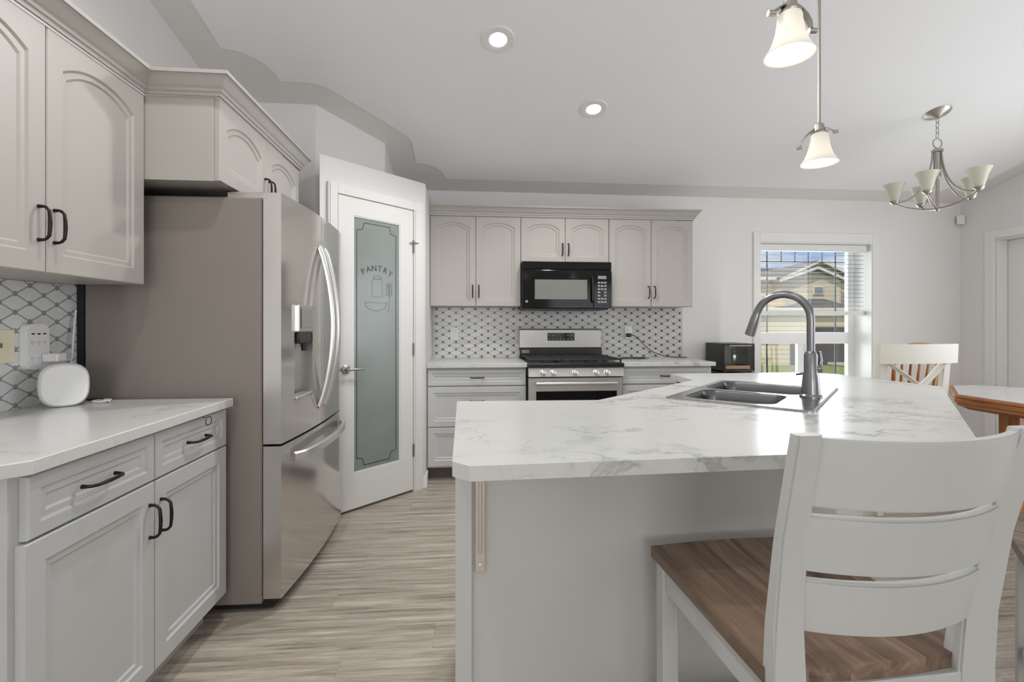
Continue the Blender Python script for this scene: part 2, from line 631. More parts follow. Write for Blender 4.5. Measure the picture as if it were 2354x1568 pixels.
def sweep(bm, path, prof, mi=0):
    """mitred sweep of a closed (out, up) profile along a plan path (x, y, z); out is to the right of travel"""
    P = [Vector(p) for p in path]
    n = len(P)
    rings = []
    for i in range(n):
        d0 = (P[i] - P[i - 1]) if i > 0 else (P[1] - P[0])
        d1 = (P[i + 1] - P[i]) if i < n - 1 else (P[i] - P[i - 1])
        d0 = Vector((d0.x, d0.y, 0)).normalized()
        d1 = Vector((d1.x, d1.y, 0)).normalized()
        n0 = Vector((d0.y, -d0.x, 0))
        n1 = Vector((d1.y, -d1.x, 0))
        m = (n0 + n1)
        m = m / max(1e-6, m.dot(n0))
        rings.append([bm.verts.new(P[i] + m * o + Vector((0, 0, u))) for o, u in prof])
    k = len(prof)
    for A, B in zip(rings, rings[1:]):
        for j in range(k):
            bm.faces.new((A[j], A[(j + 1) % k], B[(j + 1) % k], B[j]))
    bm.faces.new(list(reversed(rings[0])))
    bm.faces.new(rings[-1])


def obj(name, bm, mat, parent=None, smooth=None, loc=None, label=None):
    bmesh.ops.recalc_face_normals(bm, faces=bm.faces[:])
    me = bpy.data.meshes.new(name)
    bm.to_mesh(me)
    bm.free()
    for m in (mat if isinstance(mat, (list, tuple)) else [mat]):
        me.materials.append(m)
    if smooth is not None:
        for p in me.polygons:
            p.use_smooth = True
        me.set_sharp_from_angle(angle=radians(smooth))
    o = bpy.data.objects.new(name, me)
    COL.objects.link(o)
    if parent is not None:
        o.parent = parent
    if loc is not None:
        o.location = loc
    if label:
        o['label'] = label
    return o


def tag(o, label, cat, group=None, kind=None):
    o['label'] = label
    o['category'] = cat
    if group:
        o['group'] = group
    if kind:
        o['kind'] = kind
    return o


def thing(name, label, cat, loc=(0, 0, 0), rotz=0.0, group=None, rot=None):
    o = bpy.data.objects.new(name, None)
    o.empty_display_size = 0.1
    COL.objects.link(o)
    o.location = loc
    o.rotation_euler = rot if rot else (0, 0, rotz)
    return tag(o, label, cat, group)


def struct(name, bm=None, mat=None, label=None, cat=None, smooth=None, loc=None, rotz=0.0):
    if bm is None:
        o = bpy.data.objects.new(name, None)
        COL.objects.link(o)
    else:
        o = obj(name, bm, mat, smooth=smooth)
    if loc is not None:
        o.location = loc
    o.rotation_euler = (0, 0, rotz)
    o['kind'] = 'structure'
    if label:
        o['label'] = label
    if cat:
        o['category'] = cat
    return o


def dup(root, loc=None, rotz=None, label=None, group=None):
    r = root.copy()
    COL.objects.link(r)
    if loc is not None:
        r.location = loc
    if rotz is not None:
        r.rotation_euler = (0, 0, rotz)
    if label:
        r['label'] = label
    if group:
        r['group'] = group
    for ch in list(root.children):
        c = ch.copy()
        COL.objects.link(c)
        c.parent = r
        for g in list(ch.children):
            d = g.copy()
            COL.objects.link(d)
            d.parent = c
    return r


def arc(cx, cy, r, a0, a1, n):
    return [(cx + r * cos(radians(a0 + (a1 - a0) * i / n)), cy + r * sin(radians(a0 + (a1 - a0) * i / n))) for i in range(n + 1)]


def zceil(x, y):
    return ZC + KC * (D - y) if y >= YRIDGE else ZC + KC * (D - YRIDGE) - KC * (YRIDGE - y)


# ================================================================== STRUCTURE
bm = NB()
box(bm, XL - 0.3, XR + 0.3, YB - 0.3, D + WT, -0.12, 0.0)
struct('floor', bm, M['floor'], 'grey brown wood look vinyl plank floor of the kitchen', 'floor')

# vaulted ceiling: smooth border strip along the walls, stippled field with scooped corners inside it
bm = NB()
T0 = 0.06
for (ya, yb) in ((YRIDGE, D + WT), (YB - 0.3, YRIDGE)):
    za, zb = zceil(0, ya), zceil(0, yb)
    if ya == YRIDGE:
        zb = ZC + KC * (D - yb)
    vs = [(XL - 0.3, ya, za), (XR + 0.3, ya, za), (XR + 0.3, yb, zb), (XL - 0.3, yb, zb)]
    vs += [(x, y, z + T0) for x, y, z in vs]
    add_verts_faces(bm, vs, [(3, 2, 1, 0), (4, 5, 6, 7), (0, 1, 5, 4), (1, 2, 6, 5), (2, 3, 7, 6), (3, 0, 4, 7)])
B_ = 0.205
PA, PB = (-1.017, 3.32), (-0.631, 3.72)
dg = Vector((PB[0] - PA[0], PB[1] - PA[1]))
nang = math.degrees(atan2(-dg.x, dg.y))
poly = [(XL + B_, YRIDGE), (XL + B_, PA[1] - B_ - 0.235)]
poly += arc(XL + B_, PA[1] - B_, 0.235, -90, 0, 14)
poly += arc(PA[0], PA[1], B_, -90, nang, 8)
poly += arc(PB[0], PB[1], B_, nang, 0, 8)
poly += [(PB[0] + B_, D - B_ - 0.225)]
poly += arc(PB[0] + B_, D - B_, 0.225, -90, 0, 14)
poly += [(XR - B_ - 0.235, D - B_)]
poly += list(arc(XR - B_, D - B_, 0.235, 180, 270, 14))
poly += [(XR - B_, YRIDGE)]
pz = lambda x, y: ZC + KC * (D - y)
prism(bm, poly, lambda x, y: pz(x, y) - 0.004, lambda x, y: pz(x, y) + 0.002, mi=1)
prism(bm, [(XL + B_, YRIDGE), (XR - B_, YRIDGE), (XR - B_, YB + B_), (XL + B_, YB + B_)],
      lambda x, y: zceil(x, y) - 0.004, lambda x, y: zceil(x, y) + 0.002, mi=1)
struct('ceiling', bm, [M['band'], M['ceiling']], 'white stippled vaulted ceiling with a smooth grey border and scooped corners', 'ceiling')

bm = NB()
prism(bm, [(XL - WT, YB), (XL, YB), (XL, YRIDGE), (XL, D), (XL - WT, D), (XL - WT, YRIDGE)], 0, lambda x, y: zceil(x, y))
struct('wall_left', bm, M['wall'], 'pale grey wall behind the left run of cabinets', 'wall')

# back wall with the window opening
WX0, WX1, WZ0, WZ1 = 2.764, 3.92, 0.62, 2.005
bm = NB()
ZT = ZC
box(bm, XL - WT, WX0, D, D + WT, 0, ZT)
box(bm, WX1, XR + WT, D, D + WT, 0, ZT)
box(bm, WX0, WX1, D, D + WT, 0, WZ0)
box(bm, WX0, WX1, D, D + WT, WZ1, ZT)
struct('wall_back', bm, M['wall'], 'pale grey far wall with the window', 'wall')

# right wall: doorway near the far corner, patio door behind the camera's right
bm = NB()
DY0, DY1, DZ = 3.22, 4.065, 2.01
PD0, PD1, PDZ = 0.40, 2.80, 2.1


def wall_x(bm, x0, x1, spans):
    for (ya, yb, z0, z1) in spans:
        if z1 is None:
            prism(bm, [(x0, ya), (x1, ya), (x1, yb), (x0, yb)], z0, lambda x, y: zceil(x, y))
        else:
            box(bm, x0, x1, ya, yb, z0, z1)


wall_x(bm, XR, XR + 0.16, [(DY1, D, 0, None), (PD1, DY0, 0, None), (DY0, DY1, DZ, None),
                           (PD0, PD1, PDZ, None), (YRIDGE, PD0, 0, None), (YB, YRIDGE, 0, None)])
struct('wall_right', bm, M['wall'], 'pale grey right wall with a white doorway', 'wall')

# unseen rear wall with two windows for the added fill lights
bm = NB()
ZR = zceil(0, YB)
RW = [(-1.15, 0.95), (2.15, 4.25)]
box(bm, XL - WT, XR + WT, YB - 0.16, YB, 0, 0.75)
box(bm, XL - WT, XR + WT, YB - 0.16, YB, 2.35, ZR)
box(bm, XL - WT, RW[0][0], YB - 0.16, YB, 0.75, 2.35)
box(bm, RW[0][1], RW[1][0], YB - 0.16, YB, 0.75, 2.35)
box(bm, RW[1][1], XR + WT, YB - 0.16, YB, 0.75, 2.35)
struct('wall_rear', bm, M['wall'])

# pantry bump-out: tall chamfered wall, and the lower white door wall in front of it
bm = NB()
prism(bm, [(XL, PA[1]), PA, PB, (PB[0], D), (XL, D)], 0, lambda x, y: pz(x, y))
struct('wall_pantry', bm, M['wall'], 'pale grey chamfered pantry wall rising to the ceiling', 'wall')
XU = -0.324
PW0 = (-0.912, 3.058)
bm = NB()
prism(bm, [PW0, (XU, 3.646), (XU, D - 0.003), (-0.70, D - 0.003), (-0.70, 3.9), (-0.912, 3.55)], 0, 2.262)
struct('wall_pantry_front', bm, M['wall_white'], 'lower white diagonal wall around the pantry door', 'wall')

# ---------------- pantry door (local x along the diagonal wall, -y out of it)
R45 = pi / 4
door = struct('door_1', None, None, 'white pantry door with a tall frosted glass pane', 'door', loc=(PW0[0], PW0[1], 0), rotz=R45)
bm = NB()
DX0, DX1, GX0, GX1, GZ0, GZ1 = 0.118, 0.707, 0.223, 0.593, 0.247, 1.921
yf, yk = -0.012, 0.0
box(bm, DX0, GX0, yf, yk, 0.018, 2.035)
box(bm, GX1, DX1, yf, yk, 0.018, 2.035)
box(bm, GX0, GX1, yf, yk, 0.018, GZ0)
box(bm, GX0, GX1, yf, yk, GZ1, 2.035)
for (a, b, c, d) in ((GX0 - .0, GX0 + .008, GZ0, GZ1), (GX1 - .008, GX1, GZ0, GZ1)):
    box(bm, a, b, yf + 0.003, yk, c, d)
for (c, d) in ((GZ0, GZ0 + .008), (GZ1 - .008, GZ1)):
    box(bm, GX0 + .008, GX1 - .008, yf + 0.003, yk, c, d)
obj('door_slab', bm, M['door_white'], door)
bm = NB()
box(bm, DX0, DX1, -0.006, -0.0005, 0.0005, 0.0165)
obj('door_gap_shade', bm, M['dark_gap'], door)  # dark strip standing in for the shaded gap under the door
bm = NB()
box(bm, GX0, GX1, -0.0035, -0.0005, GZ0, GZ1)
pane = obj('glass_pane', bm, M['frosted'], door, label='grey green frosted glass pane')
# etched border line with notched corners, lettering and pantry drawings
bm = NB()


def etch_line(bm, pts, w=0.0045, closed=False):
    n = len(pts)
    for i in range(n if closed else n - 1):
        a, b = Vector(pts[i]), Vector(pts[(i + 1) % n])
        d = (b - a)
        if d.length < 1e-6:
            continue
        d.normalize()
        nn = Vector((-d.y, d.x)) * (w / 2)
        e = d * (w / 2)
        q = [a + nn - e, b + nn + e, b - nn + e, a - nn - e]
        vs = [(p.x, -0.0042, p.y) for p in q] + [(p.x, -0.0030, p.y) for p in q]
        add_verts_faces(bm, vs, [(0, 1, 2, 3), (7, 6, 5, 4), (0, 4, 5, 1), (1, 5, 6, 2), (2, 6, 7, 3), (3, 7, 4, 0)])


bx0, bx1, bz0, bz1, nt_ = GX0 + 0.030, GX1 - 0.030, GZ0 + 0.035, GZ1 - 0.035, 0.055
etch_line(bm, [(bx0 + nt_, bz0), (bx1 - nt_, bz0), (bx1 - nt_ + 0.012, bz0 + nt_ * .8), (bx1, bz0 + nt_), (bx1, bz1 - nt_),
               (bx1 - nt_ + 0.012, bz1 - nt_ * .8), (bx1 - nt_, bz1), (bx0 + nt_, bz1), (bx0 + nt_ - 0.012, bz1 - nt_ * .8),
               (bx0, bz1 - nt_), (bx0, bz0 + nt_), (bx0 + nt_ - 0.012, bz0 + nt_ * .8)], 0.006, True)
obj('etched_border', bm, M['etch'], pane)
bm = NB()
word = 'PANTRY'
cxl, czl, Rl = 0.408, 1.385, 0.19
for i, ch in enumerate(word):
    fc = bpy.data.curves.new('letter', 'FONT')
    fc.body = ch
    fc.size = 0.056
    fc.align_x = 'CENTER'
    fc.extrude = 0.0006
    fo = bpy.data.objects.new('letter', fc)
    COL.objects.link(fo)
    bpy.context.view_layer.update()
    me = bpy.data.meshes.new_from_object(fo.evaluated_get(bpy.context.evaluated_depsgraph_get()))
    a = radians(90 + 31 - 62 * i / 5)
    rz = a - pi / 2
    T = Matrix.Translation((cxl + Rl * cos(a), -0.0042, czl + Rl * sin(a))) @ Matrix.Rotation(-rz, 4, 'Y') @ Matrix.Rotation(pi / 2, 4, 'X')
    tmp = NB()
    tmp.from_mesh(me)
    tmp.transform(T)
    tmp.to_mesh(me)
    tmp.free()
    bm.from_mesh(me)
    bpy.data.objects.remove(fo)
    bpy.data.curves.remove(fc)
    bpy.data.meshes.remove(me)
obj('pantry_lettering', bm, M['etch'], pane, label='PANTRY lettering in an arc')
bm = NB()


def ell(cx, cz, rx, rz_, a0=0, a1=360, n=22):
    return [(cx + rx * cos(radians(a0 + (a1 - a0) * i / n)), cz + rz_ * sin(radians(a0 + (a1 - a0) * i / n))) for i in range(n + 1)]


# a storage jar, a bowl and a wheat stalk, thin etched outlines
etch_line(bm, [(0.37, 1.40), (0.37, 1.50), (0.38, 1.52), (0.44, 1.52), (0.45, 1.50), (0.45, 1.40)], 0.003, True)
etch_line(bm, ell(0.41, 1.53, 0.03, 0.012), 0.003)
etch_line(bm, ell(0.40, 1.36, 0.085, 0.055, 180, 360) + [(0.315, 1.36)], 0.003)
etch_line(bm, [(0.50, 1.30), (0.51, 1.40), (0.505, 1.50)], 0.003)
for q in range(4):
    etch_line(bm, ell(0.518, 1.42 + q * 0.022, 0.012, 0.008), 0.0025)
    etch_line(bm, ell(0.495, 1.42 + q * 0.022, 0.012, 0.008), 0.0025)
obj('etched_drawing', bm, M['etch_soft'], pane)
# lever handle
bm = NB()
Rx = Matrix.Rotation(pi / 2, 4, 'X')
lathe(bm, [(0, 0), (0.03, 0), (0.03, 0.006), (0.024, 0.012), (0.012, 0.014), (0.011, 0.045), (0, 0.045)], 24,
      Matrix.Translation((0.168, yf, 0.925)) @ Rx)
tube(bm, [(0.168, yf - 0.042, 0.925), (0.20, yf - 0.046, 0.926), (0.24, yf - 0.046, 0.924), (0.275, yf - 0.042, 0.922)],
     [0.010, 0.009, 0.008, 0.007], 12)
obj('door_handle', bm, M['nickel'], door, 40)
for hz in (1.775, 1.033, 0.30):
    bm = NB()
    tube(bm, [(DX1 + 0.003, yf - 0.004, hz - 0.045), (DX1 + 0.003, yf - 0.004, hz + 0.045)], 0.007, 10)
    box(bm, DX1 - 0.002, DX1 + 0.010, yf - 0.002, yf + 0.002, hz - 0.045, hz + 0.045)
    obj('hinge', bm, M['hinge'], door, 40)
bm = NB()
tube(bm, [(DX1 - 0.035, yf - 0.012, 1.80), (DX1 + 0.04, yf - 0.012, 1.805)], 0.004, 8)
tube(bm, [(DX1 + 0.003, yf - 0.003, 1.815), (DX1 + 0.003, yf - 0.012, 1.80)], 0.004, 8)
obj('hinge_stop', bm, M['hinge'], door, 40)
# casing
bm = NB()
for (a, b, c, d) in ((0.046, 0.113, 0.0, 2.105), (0.712, 0.80, 0.0, 2.04), (0.113, 0.712, 2.04, 2.105)):
    box(bm, a, b, -0.018, -0.0004, c, d, 0.003)
    if c == 0.0:
        box(bm, a + 0.012, b - 0.012, -0.0225, -0.0181, c, d - 0.0, 0.002)
box(bm, 0.712, 0.80, -0.018, -0.0004, 2.04, 2.105, 0.003)
tr = struct('trim_1', bm, M['door_white'], 'white casing around the pantry door', 'trim', loc=(PW0[0], PW0[1], 0), rotz=R45)
bm = NB()
prism(bm, [(XU - 0.018, 3.650 - 0.032), (XU + 0.012, 3.646), (XU + 0.012, 3.765), (XU + 0.0005, 3.765), (XU + 0.0005, 3.648)], 0, 0.09)
struct('baseboard_pantry', bm, M['trim'], 'short white baseboard at the pantry corner', 'baseboard')

# ---------------- doorway on the right wall
bm = NB()
for (a, b, c, d) in ((DY1, DY1 + 0.085, 0, 2.085), (DY0 - 0.085, DY0, 0, 2.085), (DY0, DY1, DZ, 2.085)):
    box(bm, XR - 0.018, XR - 0.0005, a, b, c, d, 0.004)
box(bm, XR - 0.0, XR + 0.16, DY1 - 0.015, DY1 - 0.0005, 0, DZ - 0.016)
box(bm, XR - 0.0, XR + 0.16, DY0 + 0.0005, DY0 + 0.015, 0, DZ - 0.016)
box(bm, XR - 0.0, XR + 0.16, DY0 + 0.0005, DY1 - 0.0005, DZ - 0.015, DZ - 0.0005)
struct('trim_2', bm, M['trim'], 'white casing around the right hand doorway', 'trim')
d2 = struct('door_2', None, None, 'plain white door set back in the right hand doorway', 'door', loc=(XR + 0.105, DY0 + 0.018, 0))
bm = NB()
box(bm, 0, 0.035, 0, DY1 - DY0 - 0.036, 0.01, DZ - 0.02, 0.002)
obj('door_slab', bm, M['trim'], d2)
bm = NB()
lathe(bm, [(0, 0), (0.028, 0), (0.028, 0.006), (0.012, 0.012), (0.012, 0.035), (0.027, 0.045), (0.027, 0.06), (0, 0.068)], 20,
      Matrix.Translation((0, 0.07, 0.95)) @ Matrix.Rotation(-pi / 2, 4, 'Y'))
obj('door_knob', bm, M['nickel'], d2, 40)

# patio door frame and rear window frames, unseen, built around the added lights
dp = struct('door_3', None, None)
bm = NB()
for (a, b, c, d) in ((PD0 + .001, PD0 + 0.07, 0, PDZ - .001), (PD1 - 0.07, PD1 - .001, 0, PDZ - .001), (1.56, 1.64, 0.07, PDZ - .07), (PD0 + 0.07, PD1 - 0.07, PDZ - 0.07, PDZ - .001), (PD0 + 0.07, PD1 - 0.07, 0, 0.07)):
    box(bm, XR + 0.02, XR + 0.08, a, b, c, d)
obj('frame', bm, M['winframe'], dp)
bm = NB()
box(bm, XR + 0.045, XR + 0.051, PD0 + 0.07, PD1 - 0.07, 0.07, PDZ - 0.07)
obj('glass_pane', bm, M['clear_glass'], dp)
for wi, (a, b) in enumerate(RW):
    wn_ = struct('window_%d' % (wi + 2))
    bm = NB()
    box(bm, a + .001, a + 0.06, YB - 0.10, YB - 0.04, 0.751, 2.349)
    box(bm, b - 0.06, b - .001, YB - 0.10, YB - 0.04, 0.751, 2.349)
    box(bm, a + 0.06, b - 0.06, YB - 0.10, YB - 0.04, 0.751, 0.81)
    box(bm, a + 0.06, b - 0.06, YB - 0.10, YB - 0.04, 2.29, 2.349)
    box(bm, (a + b) / 2 - .03, (a + b) / 2 + .03, YB - 0.10, YB - 0.04, 0.81, 2.29)
    obj('frame', bm, M['winframe'], wn_)
    bm = NB()
    box(bm, a + .06, b - .06, YB - 0.073, YB - 0.067, 0.81, 2.29)
    obj('glass_pane', bm, M['clear_glass'], wn_)

# ---------------- kitchen window (window_1)
win = struct('window_1', None, None, 'white window with a prairie grille looking out on a neighbouring house', 'window')
FY0, FY1 = D + 0.20, D + WT
bm = NB()
fx0, fx1 = WX0 + 0.001, WX1 - 0.001
fw = 0.075
MR0, MR1 = 1.02, 1.135
box(bm, fx0, fx0 + fw, FY0, FY1, WZ0 + .001, WZ1 - .001, 0.004)
box(bm, fx1 - fw, fx1, FY0, FY1, WZ0 + .001, WZ1 - .001, 0.004)
box(bm, fx0 + fw, fx1 - fw, FY0, FY1, WZ1 - 0.05, WZ1 - .001)
box(bm, fx0 + fw, fx1 - fw, FY0, FY1, WZ0 + .001, WZ0 + 0.07)
box(bm, fx0 + fw, fx1 - fw, FY0, FY1, MR0, MR1)
obj('frame', bm, M['winframe'], win)
bm = NB()
mx = 3.35
box(bm, mx - 0.045, mx + 0.03, FY0 + 0.008, FY1 - 0.005, WZ0 + 0.07, MR0)
box(bm, mx + 0.03, mx + 0.06, FY0 - 0.006, FY1 - 0.012, WZ0 + 0.07, MR0 - 0.004)
obj('mullion', bm, M['winframe'], win)
bm = NB()
box(bm, fx0 + fw, fx1 - fw, FY0 + 0.026, FY0 + 0.030, MR1, WZ1 - 0.05)
box(bm, fx0 + fw, mx - 0.045, FY0 + 0.026, FY0 + 0.030, WZ0 + 0.07, MR0)
box(bm, mx + 0.06, fx1 - fw, FY0 + 0.026, FY0 + 0.030, WZ0 + 0.07, MR0)
obj('glass_pane', bm, M['clear_glass'], win)
bm = NB()
gy = FY0 + 0.036
for gx in (2.997, 3.735):
    box(bm, gx - 0.007, gx + 0.007, gy, gy + 0.006, MR1, WZ1 - 0.05)
    box(bm, gx - 0.009, gx + 0.009, gy, gy + 0.006, WZ0 + 0.07, MR0)
for gx in (3.15, 3.296, 3.44, 3.59):
    box(bm, gx - 0.005, gx + 0.005, gy, gy + 0.006, 1.85, WZ1 - 0.05)
for gz in (1.85, 1.955):
    box(bm, fx0 + fw, fx1 - fw, gy + .001, gy + 0.005, gz - 0.004, gz + 0.004)
obj('grille', bm, M['grille'], win)
bm = NB()
cw = 0.062
for (a, b, c, d) in ((WX0 - cw, WX0, WZ0 - cw, WZ1 + cw + 0.03), (WX1, WX1 + cw, WZ0 - cw, WZ1 + cw + 0.03), (WX0, WX1, WZ1, WZ1 + cw + 0.03), (WX0, WX1, WZ0 - cw, WZ0)):
    box(bm, a, b, D - 0.016, D - 0.0005, c, d, 0.003)
obj('window_casing', bm, M['trim'], win)
bm = NB()
for (a, b, c, d) in ((WX0 + .0005, WX0 + 0.010, WZ0 + .0005, WZ1 - .0005), (WX1 - 0.010, WX1 - .0005, WZ0 + .0005, WZ1 - .0005), (WX0 + .010, WX1 - .010, WZ1 - 0.010, WZ1 - .0005), (WX0 + .010, WX1 - .010, WZ0 + .0005, WZ0 + 0.010)):
    box(bm, a, b, D - 0.01, FY0 - 0.0005, c, d)
obj('window_jamb', bm, M['trim'], win)

# horizontal blind, slats open, hanging halfway down
bl = thing('window_blind', 'white horizontal blind with open slats hanging halfway down the kitchen window', 'blind', (0, 0, 0))
by = D + 0.085
bm = NB()
box(bm, WX0 + 0.014, WX1 - 0.014, D + 0.03, D + 0.095, WZ1 - 0.075, WZ1 - 0.012, 0.004)
obj('headrail', bm, M['slat'], bl)
bm = NB()
nz_ = 14
for i in range(nz_):
    z = 1.895 - i * 0.0415
    box(bm, WX0 + 0.016, WX1 - 0.016, by - 0.010, by + 0.010, z - 0.0012, z + 0.0012)
obj('slats', bm, M['slat_shaded'], bl)
bm = NB()
box(bm, WX0 + 0.016, WX1 - 0.016, by - 0.024, by + 0.024, 1.305, 1.345, 0.004)
obj('bottom_rail', bm, M['slat'], bl)
for x in (2.92, 3.34, 3.78):
    bm = NB()
    tube(bm, [(x, by - 0.0115, 1.94), (x, by - 0.0115, 1.34)], 0.0012, 6)
    obj('cord', bm, M['slat'], bl)


# ================================================================== CABINETS
def front_panel(bm, w, h, fr=0.06, arch=0.0, t=0.02, ox=0.0, oz=0.0, oy=0.0):
    """framed door / drawer front, front face at y = oy - t, back at oy"""
    K = 18 if arch else 1

    def inner(d):
        x0, x1, z0 = fr + d, w - fr - d, fr + d
        zt = h - fr - d
        zs = zt - arch
        p = [(x0, z0), (x1, z0)]
        if arch:
            for i in range(K + 1):
                q = 1 - 2 * i / K
                p.append(((x0 + x1) / 2 + (x1 - x0) / 2 * q, zs + arch * (1 - abs(q) ** 2.2)))
        else:
            p += [(x1, zt), (x0, zt)]
        return p

    def outer(d):
        p = [(d, d), (w - d, d)]
        if arch:
            inn = inner(0)
            for i in range(K + 1):
                x = w - d if i == 0 else (d if i == K else inn[2 + i][0])
                p.append((x, h - d))
        else:
            p += [(w - d, h - d), (d, h - d)]
        return p

    loops = [(outer(0), 0.0), (outer(0), -(t - 0.003)), (outer(0.003), -t), (inner(0), -t), (inner(0.006), -(t - 0.006)),
             (inner(0.020), -(t - 0.0062)), (inner(0.026), -(t - 0.011))]
    rings = [[bm.verts.new((ox + x, oy + y, oz + z)) for x, z in L] for L, y in loops]
    n = len(rings[0])
    for A, B in zip(rings, rings[1:]):
        for i in range(n):
            j = (i + 1) % n
            bm.faces.new((A[i], A[j], B[j], B[i]))
    bm.faces.new(list(reversed(rings[0])))
    bm.faces.new(rings[-1])


def pull(name, parent, x, y, z, length, vertical, mat=None):
    """arched wire pull; y is the face it stands on, it reaches toward -y"""
    bm = NB()
    o = 0.030
    h = length / 2
    prof = [(-h, 0), (-h, -0.014), (-h + 0.003, -0.022), (-h + 0.012, -o), (-h * 0.4, -o - 0.002), (0, -o - 0.003), (h * 0.4, -o - 0.002), (h - 0.012, -o),
            (h - 0.003, -0.022), (h, -0.014), (h, 0)]
    rr = [0.006, 0.0045, 0.0045, 0.0045, 0.005, 0.0055, 0.005, 0.0045, 0.0045, 0.0045, 0.006]
    pts = [((x, y + b, z + a) if vertical else (x + a, y + b, z)) for a, b in prof]
    tube(bm, pts, rr, 8)
    return obj(name, bm, mat or M['bronze'], parent, 50)


def cabinet(name, label, cat, loc, rotz, w, d, z0, z1, mat, fronts, toe=0.0, group=None, extra=None, toemat=None):
    """local frame: x along the run, carcass front at y = 0, depth toward +y"""
    t = thing(name, label, cat, (loc[0], loc[1], 0), rotz, group)
    bm = NB()
    box(bm, 0, w, 0, d, z0 + toe, z1)
    if toe:
        box(bm, 0.0, w, 0.07, d, z0, z0 + toe, mi=1)
    if extra:
        extra(bm)
    obj('carcass', bm, [mat, toemat or mat], t)
    for f in fronts:
        kind, x0, x1, za, zb = f[:5]
        opt = f[5] if len(f) > 5 else {}
        bm = NB()
        front_panel(bm, x1 - x0, zb - za, opt.get('fr', 0.055), opt.get('arch', 0.0), 0.02, x0, za, -0.0005)
        p = obj(kind, bm, mat, t)
        for hd in opt.get('pull', []):
            pull('handle', p, hd[0], -0.0205, hd[1], hd[2], hd[3])
    return t


R90 = pi / 2
ZB, ZTP = 1.368, 2.122
UX = XL + 0.308
up = {'fr': 0.058, 'arch': 0.05}
# left wall cupboard: doors seen at the left edge of the photo
cabinet('wall_cabinet', 'tall greige wall cabinet with arched doors on the left wall above the router', 'cabinet', (UX, 1.140), R90, 0.892, 0.306, ZB, ZTP, M['upper'],
        [('door', 0.002, 0.4445, ZB, ZTP - 0.003, {**up, 'pull': [(0.4445 - 0.026, ZB + 0.145, 0.10, True)]}),
         ('door', 0.4475, 0.890, ZB, ZTP - 0.003, {**up, 'pull': [(0.4475 + 0.026, ZB + 0.145, 0.10, True)]})], group='greige wall cabinets')
# deep cupboard over the refrigerator
cabinet('wall_cabinet', 'deep short greige cabinet with two arched doors above the refrigerator', 'cabinet', (-1.018, 2.036), R90, 0.912, 0.586, 1.787, ZTP, M['upper'],
        [('door', 0.004, 0.4545, 1.790, ZTP - 0.003, {**up, 'fr': 0.055, 'pull': [(0.4545 - 0.022, 1.79 + 0.085, 0.10, True)]}),
         ('door', 0.4575, 0.908, 1.790, ZTP - 0.003, {**up, 'fr': 0.055, 'pull': [(0.4575 + 0.022, 1.79 + 0.085, 0.10, True)]})], group='greige wall cabinets')
# far wall cupboards
BY = D - 0.308


def two_doors(w, za, zb, plen, pz_):
    h = w / 2
    return [('door', 0.002, h - 0.0015, za, zb, {**up, 'fr': 0.05, 'arch': 0.042, 'pull': [(h - 0.026, pz_, plen, True)]}),
            ('door', h + 0.0015, w - 0.002, za, zb, {**up, 'fr': 0.05, 'arch': 0.042, 'pull': [(h + 0.026, pz_, plen, True)]})]


cabinet('wall_cabinet', 'tall greige wall cabinet between the pantry and the black microwave', 'cabinet', (XU + 0.001, BY), 0, 0.761, 0.306, ZB, ZTP, M['upper'],
        two_doors(0.761, ZB, ZTP - 0.003, 0.10, ZB + 0.125), group='greige wall cabinets')
cabinet('wall_cabinet', 'short greige wall cabinet directly above the black microwave', 'cabinet', (0.438, BY), 0, 0.761, 0.306, 1.742, ZTP, M['upper'],
        two_doors(0.761, 1.742, ZTP - 0.003, 0.10, 1.742 + 0.11), group='greige wall cabinets')
cabinet('wall_cabinet', 'tall greige wall cabinet right of the black microwave, nearest the window', 'cabinet', (1.200, BY), 0, 0.749, 0.306, ZB, ZTP, M['upper'],
        two_doors(0.749, ZB, ZTP - 0.003, 0.10, ZB + 0.125), group='greige wall cabinets')

# crown mouldings
CP = [(0, 0.0005), (0.008, 0.0005), (0.010, 0.012), (0.016, 0.016), (0.018, 0.026), (0.026, 0.034), (0.040, 0.058), (0.048, 0.068), (0.055, 0.070), (0.055, 0.084), (0, 0.084)]
bm = NB()
e = 0.0215
sweep(bm, [(UX + e, 1.12, ZTP), (UX + e, 2.034 - 0.001, ZTP), (-1.018 + e, 2.034 - 0.001, ZTP), (-1.018 + e, 2.949, ZTP), (-1.45, 2.949, ZTP)], CP)
tag(obj('crown_moulding', bm, M['upper']), 'stepped greige crown moulding over the left wall and refrigerator cabinets', 'moulding')
bm = NB()
sweep(bm, [(XU + 0.001, BY - e, ZTP), (1.950, BY - e, ZTP), (1.950, D - 0.002, ZTP)], CP)
tag(obj('crown_moulding', bm, M['upper']), 'straight greige crown moulding over the far wall cabinets', 'moulding')

# left base cabinet with angled end panel
BX = XL + 0.62
ZD0, ZD1, ZK, ZTOP = 0.722, 0.866, 0.117, 0.8775


def left_extra(bm):
    prism(bm, [(0.0, 0.0), (0.0, 0.598), (-0.58, 0.598)], 0.10, ZTOP)


